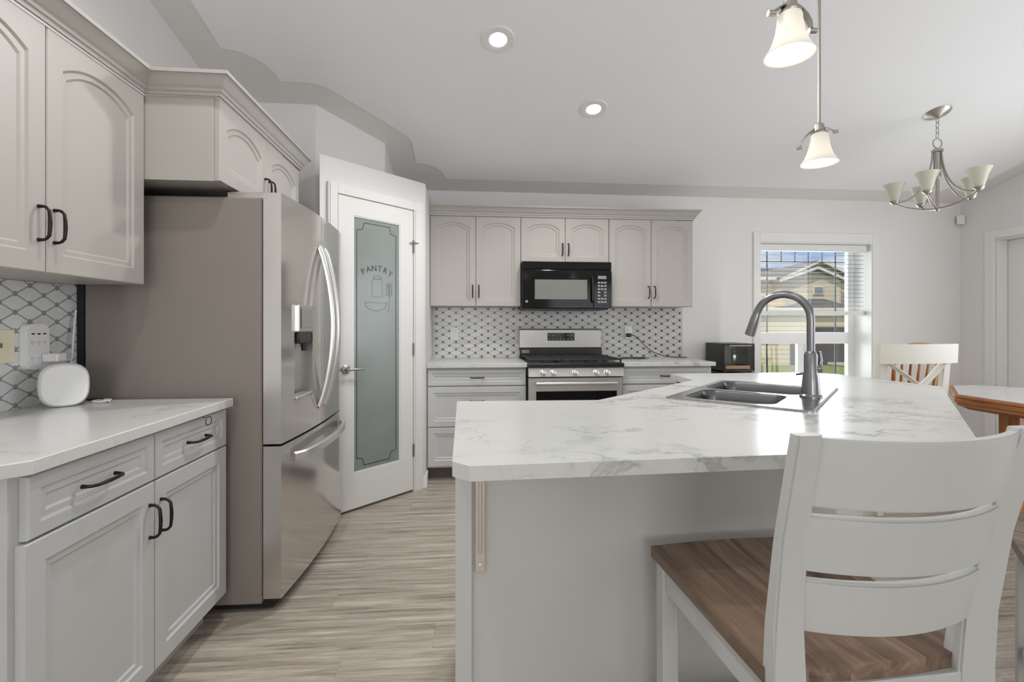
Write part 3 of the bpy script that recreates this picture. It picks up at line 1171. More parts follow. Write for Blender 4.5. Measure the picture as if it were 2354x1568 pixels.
YL0 = 1.150
cabinet('base_cabinet', 'grey base cabinet with two drawers and two doors under the router counter', 'cabinet', (BX - 0.02, YL0), R90, 0.918, 0.598, 0, ZTOP, M['base'],
        [('drawer', 0.027, 0.465, ZD0, ZD1, {'fr': 0.032, 'pull': [(0.235, 0.795, 0.115, False)]}),
         ('drawer', 0.470, 0.916, ZD0, ZD1, {'fr': 0.032, 'pull': [(0.700, 0.795, 0.115, False)]}),
         ('door', 0.017, 0.465, ZK, 0.716, {'fr': 0.055, 'pull': [(0.440, 0.60, 0.10, True)]}),
         ('door', 0.470, 0.916, ZK, 0.716, {'fr': 0.055, 'pull': [(0.495, 0.60, 0.10, True)]})],
        toe=0.10, group='grey base cabinets', extra=left_extra)
bm = NB()
prism(bm, [(-0.957, 1.153), (-0.957, 2.064), (XL + 0.0015, 2.064), (XL + 0.0015, 0.55), (-1.56, 0.55)], 0.878, 0.911, bev=0.0025)
tag(obj('countertop', bm, M['marble']), 'white marble look countertop with clipped corner on the left base cabinet', 'countertop', 'marble look countertops')
# left backsplash
bm = NB()
box(bm, XL + 0.0005, XL + 0.009, 0.50, 2.24, 0.9115, ZB - 0.001)
struct('trim_3', bm, M['tile_left'], 'grey marble lozenge tile backsplash on the left wall', 'backsplash')

# far base cabinets
FYB = D - 0.60
cabinet('base_cabinet', 'grey three drawer base cabinet between the pantry and the range', 'cabinet', (XU + 0.001, FYB), 0, 0.774, 0.598, 0, ZTOP, M['base'],
        [('drawer', 0.006, 0.768, 0.738, 0.862, {'fr': 0.03, 'pull': [(0.387, 0.80, 0.10, False)]}),
         ('drawer', 0.006, 0.768, 0.420, 0.728, {'fr': 0.045, 'pull': [(0.387, 0.62, 0.10, False)]}),
         ('drawer', 0.006, 0.768, 0.114, 0.414, {'fr': 0.045, 'pull': [(0.387, 0.31, 0.10, False)]})],
        toe=0.10, toemat=M['dark_gap'], group='grey base cabinets')
cabinet('base_cabinet', 'grey base cabinet with one wide drawer right of the range', 'cabinet', (1.217, FYB), 0, 0.753, 0.598, 0, ZTOP, M['base'],
        [('drawer', 0.006, 0.747, 0.738, 0.862, {'fr': 0.03, 'pull': [(0.375, 0.80, 0.10, False)]}),
         ('door', 0.006, 0.374, 0.114, 0.728, {'fr': 0.045, 'pull': [(0.35, 0.62, 0.10, True)]}),
         ('door', 0.379, 0.747, 0.114, 0.728, {'fr': 0.045, 'pull': [(0.403, 0.62, 0.10, True)]})],
        toe=0.10, toemat=M['dark_gap'], group='grey base cabinets')
bm = NB()
box(bm, XU + 0.001, 0.4535, D - 0.648, D - 0.002, 0.878, 0.911, 0.0025)
tag(obj('countertop', bm, M['marble']), 'white marble look countertop left of the range', 'countertop', 'marble look countertops')
bm = NB()
box(bm, 1.2165, 1.990, D - 0.648, D - 0.002, 0.878, 0.911, 0.0025)
tag(obj('countertop', bm, M['marble']), 'white marble look countertop right of the range with a black cord on it', 'countertop', 'marble look countertops')
bm = NB()
box(bm, XU + 0.0005, 2.0, D - 0.009, D - 0.0005, 0.9115, ZB - 0.001)
struct('trim_4', bm, M['tile_back'], 'marble lozenge tile backsplash with dark dots behind the range', 'backsplash')

# ================================================================== ISLAND
ISL = [(0.002, 1.022), (1.245, 1.068), (2.262, 2.125), (2.275, 2.16), (2.225, 2.745), (2.09, 2.875), (1.222, 2.845), (1.208, 2.513), (0.512, 1.880), (-0.046, 1.900), (-0.036, 1.060)]
SKC = Vector((1.255, 2.005))
SKA = radians(46.0)


def sk(x, y):
    """sink frame: x along the far-left to near-right short way, y along the long way"""
    return (SKC.x + x * cos(SKA) - y * sin(SKA), SKC.y + x * sin(SKA) + y * cos(SKA))


# worktop with the sink cut out of it (two rings bridged through a seam)
hole = [sk(-0.375, -0.235), sk(0.375, -0.235), sk(0.375, 0.235), sk(-0.375, 0.235)]


def holed_slab(bm, outer, hole, z0, z1):
    from mathutils.geometry import tessellate_polygon
    loops = [[Vector((x, y, 0)) for x, y in outer], [Vector((x, y, 0)) for x, y in hole]]
    flat = [p for L in loops for p in L]
    tris = tessellate_polygon(loops)
    lo = [bm.verts.new((p.x, p.y, z0)) for p in flat]
    hi = [bm.verts.new((p.x, p.y, z1)) for p in flat]
    for t in tris:
        bm.faces.new([hi[i] for i in t])
        bm.faces.new([lo[i] for i in reversed(t)])
    k = 0
    for L in loops:
        n = len(L)
        for i in range(n):
            a, b = k + i, k + (i + 1) % n
            bm.faces.new((lo[a], lo[b], hi[b], hi[a]))
        k += n


bm = NB()
holed_slab(bm, ISL, hole, 0.8785, 0.911)
tag(obj('countertop', bm, M['marble']), 'large white marble look island countertop with clipped corners and a sink', 'countertop', 'marble look countertops')

isl = thing('kitchen_island', 'grey panelled angled kitchen island carrying the sink counter', 'island', (0, 0, 0))
bm = NB()
body = [(-0.025, 1.305), (1.09, 1.345), (1.99, 2.28), (1.99, 2.80), (1.245, 2.80), (1.245, 2.53), (0.50, 1.855), (-0.025, 1.870)]
inset = [(0.01, 1.335), (1.08, 1.375), (1.96, 2.29), (1.96, 2.77), (1.30, 2.77), (1.30, 2.55), (0.52, 1.80), (0.01, 1.80)]
n = len(body)
lo = [bm.verts.new((x, y, 0.0)) for x, y in body]
hi = [bm.verts.new((x, y, 0.8775)) for x, y in body]
for i in range(n):
    j = (i + 1) % n
    bm.faces.new((lo[i], lo[j], hi[j], hi[i]))
obj('panel', bm, M['island'], isl)
bm = NB()
box(bm, -0.036, 0.008, 1.292, 1.3045, 0, 0.8775, 0.001)
obj('corner_stile', bm, M['base'], isl)
# drawer front on the inner face by the sink, seen over the counter
bm = NB()
T_ = Matrix.Translation((1.2445, 2.795, 0)) @ Matrix.Rotation(-pi / 2, 4, 'Z')
tmp = NB()
front_panel(tmp, 0.25, 0.13, 0.03, 0, 0.02, 0.0, 0.738, 0.0)
tmp.transform(T_)
me_ = bpy.data.meshes.new('tmp')
tmp.to_mesh(me_)
tmp.free()
bm.from_mesh(me_)
bpy.data.meshes.remove(me_)
dr = obj('drawer', bm, M['base'], isl)
bm = NB()
tube(bm, [(1.224, 2.61, 0.80), (1.20, 2.612, 0.80), (1.194, 2.63, 0.80), (1.193, 2.66, 0.80), (1.194, 2.69, 0.80), (1.20, 2.708, 0.80), (1.224, 2.71, 0.80)], 0.005, 8)
obj('handle', bm, M['bronze'], dr, 50)

# countertop support bracket under the overhang
br = thing('counter_bracket', 'satin nickel support bracket under the near left corner of the island counter', 'bracket', (0.030, 1.303, 0))
bm = NB()
box(bm, -0.014, 0.014, -0.008, -0.0005, 0.545, 0.8775, 0.002)
box(bm, -0.014, 0.014, -0.24, -0.008, 0.868, 0.8775, 0.002)
obj('plate', bm, M['bracket'], br)
bm = NB()
box(bm, -0.004, 0.004, -0.016, -0.008, 0.60, 0.868, 0.002)
obj('rib', bm, M['bracket'], br)
bm = NB()
lathe(bm, [(0, 0), (0.007, 0), (0.006, 0.003), (0, 0.004)], 14, Matrix.Translation((0, -0.008, 0.567)) @ Rx)
obj('screw', bm, M['handle_steel'], br, 40)

# ---------------- sink
snk = thing('kitchen_sink', 'dark stainless drop in double bowl sink set in the island corner', 'sink', (SKC.x, SKC.y, 0.911), SKA)
bm = NB()


def rrect(x0, x1, y0, y1, r, n=6):
    p = []
    for cx, cy, a in ((x1 - r, y1 - r, 0), (x0 + r, y1 - r, 90), (x0 + r, y0 + r, 180), (x1 - r, y0 + r, 270)):
        p += arc(cx, cy, r, a, a + 90, n)
    return p


def bowl(bm, x0, x1, y0, y1, depth, r=0.06):
    levels = [(0.0, 0.004), (0.004, -0.004), (0.010, -0.03), (0.016, -depth + 0.03), (0.035, -depth)]
    rings = [[bm.verts.new((x, y, z)) for x, y in rrect(x0 + d, x1 - d, y0 + d, y1 - d, max(0.02, r - d * .5))] for d, z in levels]
    n = len(rings[0])
    for A, B in zip(rings, rings[1:]):
        for i in range(n):
            bm.faces.new((A[i], A[(i + 1) % n], B[(i + 1) % n], B[i]))
    bm.faces.new(rings[-1])


SW, SH = 0.400, 0.262
b1 = (-0.355, -0.045, -0.130, 0.205)
b2 = (-0.012, 0.365, -0.165, 0.228)
# local: +x runs along the long side; the deck for the faucet is on the -y side
from mathutils.geometry import tessellate_polygon


def deck(bm, outer, holes, z):
    loops = [[Vector((x, y, 0)) for x, y in outer]] + [[Vector((x, y, 0)) for x, y in h] for h in holes]
    flat = [p for L in loops for p in L]
    vs = [bm.verts.new((p.x, p.y, z)) for p in flat]
    for t in tessellate_polygon(loops):
        bm.faces.new([vs[i] for i in t])


outer = rrect(-SW + 0.008, SW - 0.008, -SH + 0.008, SH - 0.008, 0.022)
deck(bm, outer, [rrect(*b1, 0.06), rrect(*b2, 0.06)], 0.0062)
o2 = rrect(-SW, SW, -SH, SH, 0.026)
A = [bm.verts.new((x, y, 0.0062)) for x, y in outer]
B = [bm.verts.new((x, y, 0.004)) for x, y in o2]
C = [bm.verts.new((x, y, 0.0006)) for x, y in o2]
n = len(A)
for P_, Q_ in ((A, B), (B, C)):
    for i in range(n):
        bm.faces.new((P_[i], P_[(i + 1) % n], Q_[(i + 1) % n], Q_[i]))
obj('rim', bm, M['sink_steel'], snk, 35)
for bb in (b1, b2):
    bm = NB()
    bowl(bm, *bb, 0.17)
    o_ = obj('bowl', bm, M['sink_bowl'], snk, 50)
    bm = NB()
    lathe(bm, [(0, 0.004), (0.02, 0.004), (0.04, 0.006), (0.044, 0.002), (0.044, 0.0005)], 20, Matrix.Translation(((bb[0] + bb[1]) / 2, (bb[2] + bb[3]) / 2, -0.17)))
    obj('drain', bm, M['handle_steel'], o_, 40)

# ---------------- faucet
FX, FY = 1.381, 1.842
fa = thing('kitchen_faucet', 'gunmetal gooseneck pull down faucet behind the island sink', 'faucet', (FX, FY, 0.9175), 0)
dirv = Vector((-0.62, 0.785, 0)).normalized()
bm = NB()
lathe(bm, [(0, 0), (0.041, 0), (0.041, 0.006), (0.034, 0.012), (0.032, 0.05), (0.029, 0.085), (0.025, 0.10), (0.025, 0.17), (0.018, 0.185), (0, 0.185)], 28)
obj('body', bm, M['gunmetal'], fa, 40)
bm = NB()
pts = [Vector((0, 0, 0.165)), Vector((0, 0, 0.24)), Vector((0, 0, 0.305))]
Rg = 0.105
for i in range(1, 17):
    a = pi * i / 16 * 0.93
    pts.append(dirv * (Rg - Rg * cos(a)) + Vector((0, 0, 0.315 + Rg * sin(a))))
tube(bm, pts, 0.0155, 16)
obj('spout', bm, M['gunmetal'], fa, 60)
end = pts[-1]
tn = (pts[-1] - pts[-2]).normalized()
bm = NB()
tube(bm, [end - tn * 0.01, end + tn * 0.004, end + tn * 0.01, end + tn * 0.06, end + tn * 0.095, end + tn * 0.097], [0.0165, 0.0175, 0.019, 0.0205, 0.0215, 0.019], 18)
obj('spray_head', bm, M['gunmetal'], fa, 40)
bm = NB()
sd = Vector((0.93, -0.35, 0)).normalized()
tube(bm, [sd * 0.010 + Vector((0, 0, 0.115)), sd * 0.036 + Vector((0, 0, 0.117))], [0.020, 0.018], 16)
tube(bm, [sd * 0.030 + Vector((0, 0, 0.12)), sd * 0.036 + Vector((0, 0, 0.15)), sd * 0.032 + Vector((0, 0, 0.185))], [0.010, 0.007, 0.005], 12)
obj('handle', bm, M['gunmetal'], fa, 40)
# soap dispenser beside the faucet
dx, dy = sk(0.085, -0.222)
so = thing('soap_dispenser', 'short dark soap dispenser on the sink deck right behind the faucet', 'dispenser', (1.448, 1.925, 0.9175), 0)
bm = NB()
lathe(bm, [(0, 0), (0.021, 0), (0.021, 0.008), (0.014, 0.014), (0.014, 0.05), (0.018, 0.055), (0.018, 0.085), (0.006, 0.09), (0, 0.09)], 20)
obj('body', bm, M['gunmetal'], so, 40)
bm = NB()
tube(bm, [(0, 0, 0.08), (-0.02, 0.03, 0.084), (-0.035, 0.05, 0.078)], [0.007, 0.006, 0.005], 10)
obj('nozzle', bm, M['gunmetal'], so, 40)

# ================================================================== REFRIGERATOR (local x along the wall, -y out)
fr_ = thing('refrigerator', 'stainless french door refrigerator with water dispenser between the left counter and the pantry', 'refrigerator', (-0.862, 2.112, 0), R90 - radians(0.8))
FWD, FD = 0.908, 0.705
bm = NB()
box(bm, 0, FWD, 0.004, FD, 0.035, 1.745, 0.006)
obj('body', bm, M['fridge_side'], fr_)
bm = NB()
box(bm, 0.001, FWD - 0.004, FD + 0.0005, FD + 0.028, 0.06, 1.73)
obj('gap_shade_block', bm, M['black'], fr_)  # black filler standing in for the deep shadow between fridge and wall
bm = NB()
box(bm, 0.02, FWD - 0.02, -0.035, 0.2, 0.012, 0.055)
for fx in (0.04, FWD - 0.08):
    box(bm, fx, fx + 0.04, 0.3, 0.34, 0.0, 0.03)
    box(bm, fx, fx + 0.04, -0.02, 0.02, 0.0, 0.03)
obj('base_grille', bm, M['black'], fr_)


def bulge(x):
    q = 2 * x / FWD - 1
    return 0.024 * (1 - q * q)


def curved_front(bm, x0, x1, z0, z1, t=0.075, hole=None, nx=16):
    xs = [x0 + (x1 - x0) * i / nx for i in range(nx + 1)]
    zs = [z0, z1]
    if hole:
        xs = sorted(set([x for x in xs if not (abs(x - hole[0]) < .012 or abs(x - hole[1]) < .012)] + [hole[0], hole[1]]))
        zs = [z0, hole[2], hole[3], z1]
    G = [[bm.verts.new((x, -t - bulge(x), z)) for x in xs] for z in zs]
    Bk = [[bm.verts.new((x, -0.002, z)) for x in xs] for z in zs]
    for j in range(len(zs) - 1):
        for i in range(len(xs) - 1):
            xm, zm = (xs[i] + xs[i + 1]) / 2, (zs[j] + zs[j + 1]) / 2
            if hole and hole[0] < xm < hole[1] and hole[2] < zm < hole[3]:
                continue
            f = bm.faces.new((G[j][i], G[j][i + 1], G[j + 1][i + 1], G[j + 1][i]))
            f.material_index = 0
            bm.faces.new((Bk[j][i], Bk[j + 1][i], Bk[j + 1][i + 1], Bk[j][i + 1])).material_index = 1
    for j in range(len(zs) - 1):
        for i in (0, len(xs) - 1):
            bm.faces.new((G[j][i], G[j + 1][i], Bk[j + 1][i], Bk[j][i])).material_index = 1
    for i in range(len(xs) - 1):
        for j in (0, len(zs) - 1):
            bm.faces.new((G[j][i], Bk[j][i], Bk[j][i + 1], G[j][i + 1])).material_index = 1
    if hole:
        hx0, hx1, hz0, hz1 = hole
        rec = [(hx0, hz0), (hx1, hz0), (hx1, hz1), (hx0, hz1)]
        fv = [bm.verts.new((x, -t - bulge(x), z)) for x, z in rec]
        bv = [bm.verts.new((x, -t + 0.055, z)) for x, z in rec]
        for i in range(4):
            j = (i + 1) % 4
            bm.faces.new((fv[i], fv[j], bv[j], bv[i])).material_index = 1
        bm.faces.new(bv).material_index = 1


HOLE = (0.12, 0.325, 0.875, 1.175)
seam = FWD / 2
bm = NB()
curved_front(bm, 0.0, seam - 0.002, 0.708, 1.765, hole=HOLE)
dl = obj('door', bm, [M['steel_v'], M['steel_light']], fr_, 30)
bm = NB()
curved_front(bm, seam + 0.002, FWD, 0.708, 1.765)
drr = obj('door', bm, [M['steel_v'], M['steel_light']], fr_, 30)
bm = NB()
curved_front(bm, 0.0, FWD, 0.058, 0.698, nx=28)
dfz = obj('freezer_drawer', bm, [M['steel_v'], M['steel_light']], fr_, 30)


def flat_bar(bm, pts, wv, hw, th):
    """flat strip swept along pts; wv = width direction, hw = half width, th = thickness"""
    pts = [Vector(p) for p in pts]
    wv = Vector(wv)
    rings = []
    for i, p in enumerate(pts):
        t_ = (pts[min(i + 1, len(pts) - 1)] - pts[max(i - 1, 0)]).normalized()
        nn = t_.cross(wv).normalized()
        sec = [(-hw, -th * .5), (-hw * .7, -th), (hw * .7, -th), (hw, -th * .5), (hw, th * .5), (-hw, th * .5)]
        sg = 1 if nn.y > 0 else -1
        rings.append([bm.verts.new(p + wv * a + nn * (b * sg)) for a, b in sec])
    for A_, B_2 in zip(rings, rings[1:]):
        for i in range(6):
            bm.faces.new((A_[i], A_[(i + 1) % 6], B_2[(i + 1) % 6], B_2[i]))
    bm.faces.new(list(reversed(rings[0])))
    bm.faces.new(rings[-1])


def bow_handle(parent, x, z0, z1):
    bm = NB()
    pts = []
    N = 16
    for i in range(N + 1):
        q = i / N
        yb = -0.075 - bulge(x) - 0.006 - 0.066 * sin(pi * q) ** 0.8
        pts.append((x, yb, z0 + (z1 - z0) * q))
    flat_bar(bm, pts, (1, 0, 0), 0.019, 0.012)
    for zz in (z0, z1):
        box(bm, x - 0.011, x + 0.011, -0.075 - bulge(x) - 0.012, -0.075 - bulge(x) - 0.0005, zz - 0.012, zz + 0.012, 0.002)
    obj('handle', bm, M['handle_steel'], parent, 50)


bow_handle(dl, seam - 0.042, 0.80, 1.60)
bow_handle(drr, seam + 0.042, 0.80, 1.60)
bm = NB()
pts = []
for i in range(21):
    q = i / 20
    x = 0.09 + (FWD - 0.18) * q
    pts.append((x, -0.075 - bulge(x) - 0.010 - 0.045 * sin(pi * q) ** 0.35, 0.630))
flat_bar(bm, pts, (0, 0, 1), 0.020, 0.012)
obj('handle', bm, M['handle_steel'], dfz, 40)
# water dispenser in the left door
bm = NB()
yq = -0.075 - bulge(0.22)
box(bm, HOLE[0] + 0.004, HOLE[1] - 0.004, yq - 0.012, yq + 0.012, 1.178, 1.300, 0.004)
obj('dispenser_panel', bm, M['steel_light'], dl)
bm = NB()
box(bm, HOLE[0] + 0.03, HOLE[1] - 0.03, yq - 0.016, yq - 0.0125, 1.195, 1.285, 0.001)
obj('dispenser_display', bm, M['grey_plastic'], dl)
bm = NB()
box(bm, HOLE[0] + 0.02, HOLE[1] - 0.02, yq - 0.008, yq + 0.035, 1.125, 1.176, 0.004)
tube(bm, [(0.215, yq + 0.0, 1.13), (0.215, yq - 0.002, 1.09)], [0.016, 0.012], 12)
obj('dispenser_nozzle', bm, M['black'], dl, 40)
bm = NB()
box(bm, HOLE[0] + 0.006, HOLE[1] - 0.006, yq - 0.004, yq + 0.045, 0.8765, 0.888, 0.002)
obj('drip_tray', bm, M['handle_steel'], dl)
for hx in (0.03, FWD - 0.15):
    bm = NB()
    box(bm, hx, hx + 0.12, -0.045, 0.16, 1.7455, 1.775, 0.004)
    obj('hinge_cover', bm, M['steel_light'], fr_)

# ================================================================== RANGE
RX0, RX1, RYF = 0.4575, 1.2125, D - 0.655
rg = thing('gas_range', 'stainless gas range with black cooktop between the far base cabinets', 'stove', (RX0, RYF, 0))
RWD = RX1 - RX0
RD = D - 0.012 - RYF
bm = NB()
box(bm, 0, RWD, 0.03, RD, 0.04, 0.878)
for fx in (0.03, RWD - 0.07):
    for fy in (0.08, RD - 0.1):
        box(bm, fx, fx + 0.04, fy, fy + 0.04, 0, 0.04)
obj('body', bm, M['black'], rg)
bm = NB()
prism(bm, [(0, 0.0), (0.075, 0.0), (0.055, 0.0685), (0.0, 0.0685)], 0.0, RWD - 0.004,
      Matrix(((0, 0, 1, 0.002), (-1, 0, 0, 0.029), (0, 1, 0, 0.809), (0, 0, 0, 1))))
obj('control_panel', bm, M['steel'], rg)
for kx in (0.113, 0.192, 0.364, 0.531, 0.618):
    bm = NB()
    Tk = Matrix.Translation((kx, -0.036, 0.838)) @ Matrix.Rotation(pi / 2 - 0.28, 4, 'X')
    lathe(bm, [(0, 0), (0.025, 0), (0.025, 0.005), (0.020, 0.007), (0.018, 0.028), (0.013, 0.032), (0, 0.032)], 22, Tk)
    box(bm, -0.0035, 0.0035, -0.016, 0.016, 0.031, 0.038, 0.001, T=Tk)
    obj('knob', bm, M['handle_steel'], rg, 40)
bm = NB()
box(bm, -0.001, RWD + 0.001, -0.048, RD - 0.06, 0.8785, 0.912, 0.005)
box(bm, 0.03, RWD - 0.03, -0.02, RD - 0.09, 0.912, 0.9145)
obj('cooktop', bm, M['black_enamel'], rg)
gy0, gy1 = -0.03, RD - 0.10
for gi in range(3):
    gx0 = 0.012 + gi * (RWD - 0.024) / 3 + 0.003
    gx1 = 0.012 + (gi + 1) * (RWD - 0.024) / 3 - 0.003
    bm = NB()
    gz0, gz1 = 0.932, 0.944
    t_ = 0.011
    box(bm, gx0, gx1, gy0, gy0 + t_, gz0, gz1, 0.002)
    box(bm, gx0, gx1, gy1 - t_, gy1, gz0, gz1, 0.002)
    box(bm, gx0, gx0 + t_, gy0 + t_, gy1 - t_, gz0, gz1, 0.002)
    box(bm, gx1 - t_, gx1, gy0 + t_, gy1 - t_, gz0, gz1, 0.002)
    for q in (0.25, 0.5, 0.75):
        yy = gy0 + (gy1 - gy0) * q
        box(bm, gx0 + t_, gx1 - t_, yy - 0.005, yy + 0.005, gz0 + .001, gz1, 0.002)
    xm = (gx0 + gx1) / 2
    box(bm, xm - 0.005, xm + 0.005, gy0 + t_, gy1 - t_, gz0 + .001, gz1, 0.002)
    for fx in (gx0 + 0.002, gx1 - 0.013):
        for fy in (gy0 + 0.002, gy1 - 0.013):
            box(bm, fx, fx + 0.011, fy, fy + 0.011, 0.9125, gz0)
    obj('grate', bm, M['iron'], rg)
for (qx, qy, r_) in ((0.15, 0.10, 0.045), (0.15, 0.40, 0.035), (0.378, 0.25, 0.05), (0.605, 0.10, 0.05), (0.605, 0.40, 0.035)):
    bm = NB()
    lathe(bm, [(0, 0.9145), (r_ + 0.008, 0.9145), (r_ + 0.006, 0.921), (r_, 0.922), (r_ - 0.003, 0.929), (0, 0.930)], 22, Matrix.Translation((qx, qy, 0)))
    obj('burner', bm, M['iron'], rg, 40)
bm = NB()
box(bm, 0.004, RWD - 0.004, -0.012, 0.0295, 0.23, 0.798, 0.004)
od = obj('oven_door', bm, M['steel'], rg)
bm = NB()
box(bm, 0.064, RWD - 0.05, -0.0145, -0.0125, 0.30, 0.692, 0.0005)
obj('oven_window', bm, M['black_gloss'], od)
bm = NB()
tube(bm, [(0.058, -0.058, 0.757), (RWD - 0.058, -0.058, 0.757)], 0.0125, 14)
for hx in (0.075, RWD - 0.075):
    tube(bm, [(hx, -0.0125, 0.757), (hx, -0.058, 0.757)], 0.010, 12)
obj('handle', bm, M['handle_steel'], od, 40)
bm = NB()
box(bm, 0.004, RWD - 0.004, -0.010, 0.0295, 0.05, 0.222, 0.004)
obj('storage_drawer', bm, M['steel'], rg)
bm = NB()
box(bm, 0.0, RWD - 0.004, RD - 0.058, RD, 0.880, 1.003, 0.002)
obj('backguard_base', bm, M['black_enamel'], rg)
bm = NB()
box(bm, -0.004, RWD - 0.004, RD - 0.048, RD, 1.0035, 1.166, 0.003)
bg = obj('backguard', bm, M['steel'], rg)
bm = NB()
box(bm, -0.003, RWD - 0.005, RD - 0.046, RD, 1.1662, 1.174)
obj('backguard_cap', bm, M['black'], rg)
bm = NB()
box(bm, 0.252, 0.50, RD - 0.052, RD - 0.0482, 1.068, 1.138, 0.001)
dsp = obj('clock_display', bm, M['black_gloss'], bg)
for i in range(7):
    for j in range(2):
        if 2 <= i <= 4 and j == 1:
            continue
        bm = NB()
        xx = 0.262 + i * 0.034
        box(bm, xx, xx + 0.016, RD - 0.0532, RD - 0.0521, 1.078 + j * 0.032, 1.086 + j * 0.032)
        obj('button', bm, M['button_grey'], dsp)
bm = NB()
box(bm, 0.016, 0.085, RD - 0.0592, RD - 0.0582, 0.957, 0.985)
obj('label_plate', bm, M['grey_plastic'], rg)

# ================================================================== MICROWAVE
MX0, MX1, MYF, MZ0, MZ1 = 0.4395, 1.1975, D - 0.392, 1.338, 1.7405
mw = thing('microwave', 'black over the range microwave under the short far cabinet', 'microwave', (MX0, MYF, 0))
MWD = MX1 - MX0
bm = NB()
box(bm, 0.003, MWD - 0.003, 0.0, 0.383, MZ0 + 0.012, MZ1, 0.003)
box(bm, 0.02, MWD - 0.02, 0.02, 0.36, MZ0, MZ0 + 0.012)
obj('body', bm, M['black'], mw)
bm = NB()
box(bm, 0.0, MWD, -0.018, -0.0005, 1.672, MZ1 - 0.002, 0.004)
for i in range(4):
    box(bm, 0.03, MWD - 0.03, -0.0205, -0.0181, 1.683 + i * 0.013, 1.689 + i * 0.013)
obj('vent_grille', bm, M['black_gloss'], mw)
bm = NB()
box(bm, 0.0, 0.600, -0.024, -0.0005, MZ0 + 0.010, 1.668, 0.005, 2)
box(bm, 0.075, 0.582, -0.0262, -0.0241, 1.385, 1.625, 0.0008)
md = obj('door', bm, M['black_gloss'], mw)
bm = NB()
box(bm, 0.105, 0.548, -0.0285, -0.0264, 1.423, 1.587, 0.0006)
obj('window', bm, M['mw_window'], md)
bm = NB()
lathe(bm, [(0, 0), (0.012, 0), (0.011, 0.0015), (0, 0.002)], 20, Matrix.Translation((0.037, -0.0242, 1.405)) @ Rx)
obj('emblem', bm, M['grey_plastic'], md, 40)
bm = NB()
tube(bm, [(0.588, -0.0245, 1.40), (0.588, -0.05, 1.41), (0.588, -0.053, 1.50), (0.588, -0.05, 1.60), (0.588, -0.0245, 1.61)], 0.008, 10)
obj('handle', bm, M['black'], md, 40)
bm = NB()
box(bm, 0.6025, MWD, -0.024, -0.0005, MZ0 + 0.010, 1.668, 0.004)
cp = obj('control_panel', bm, M['black_gloss'], mw)
bm = NB()
box(bm, 0.640, 0.712, -0.0256, -0.0242, 1.595, 1.622)
obj('display', bm, M['grey_plastic'], cp)
bm = NB()
for j in range(7):
    for i in range(3):
        if j in (2, 3) and i == 1:
            continue
        xx = 0.638 + i * 0.027
        zz = 1.395 + j * 0.027
        box(bm, xx, xx + 0.021, -0.0255, -0.0242, zz, zz + 0.015)
obj('keypad', bm, M['button_grey'], cp)


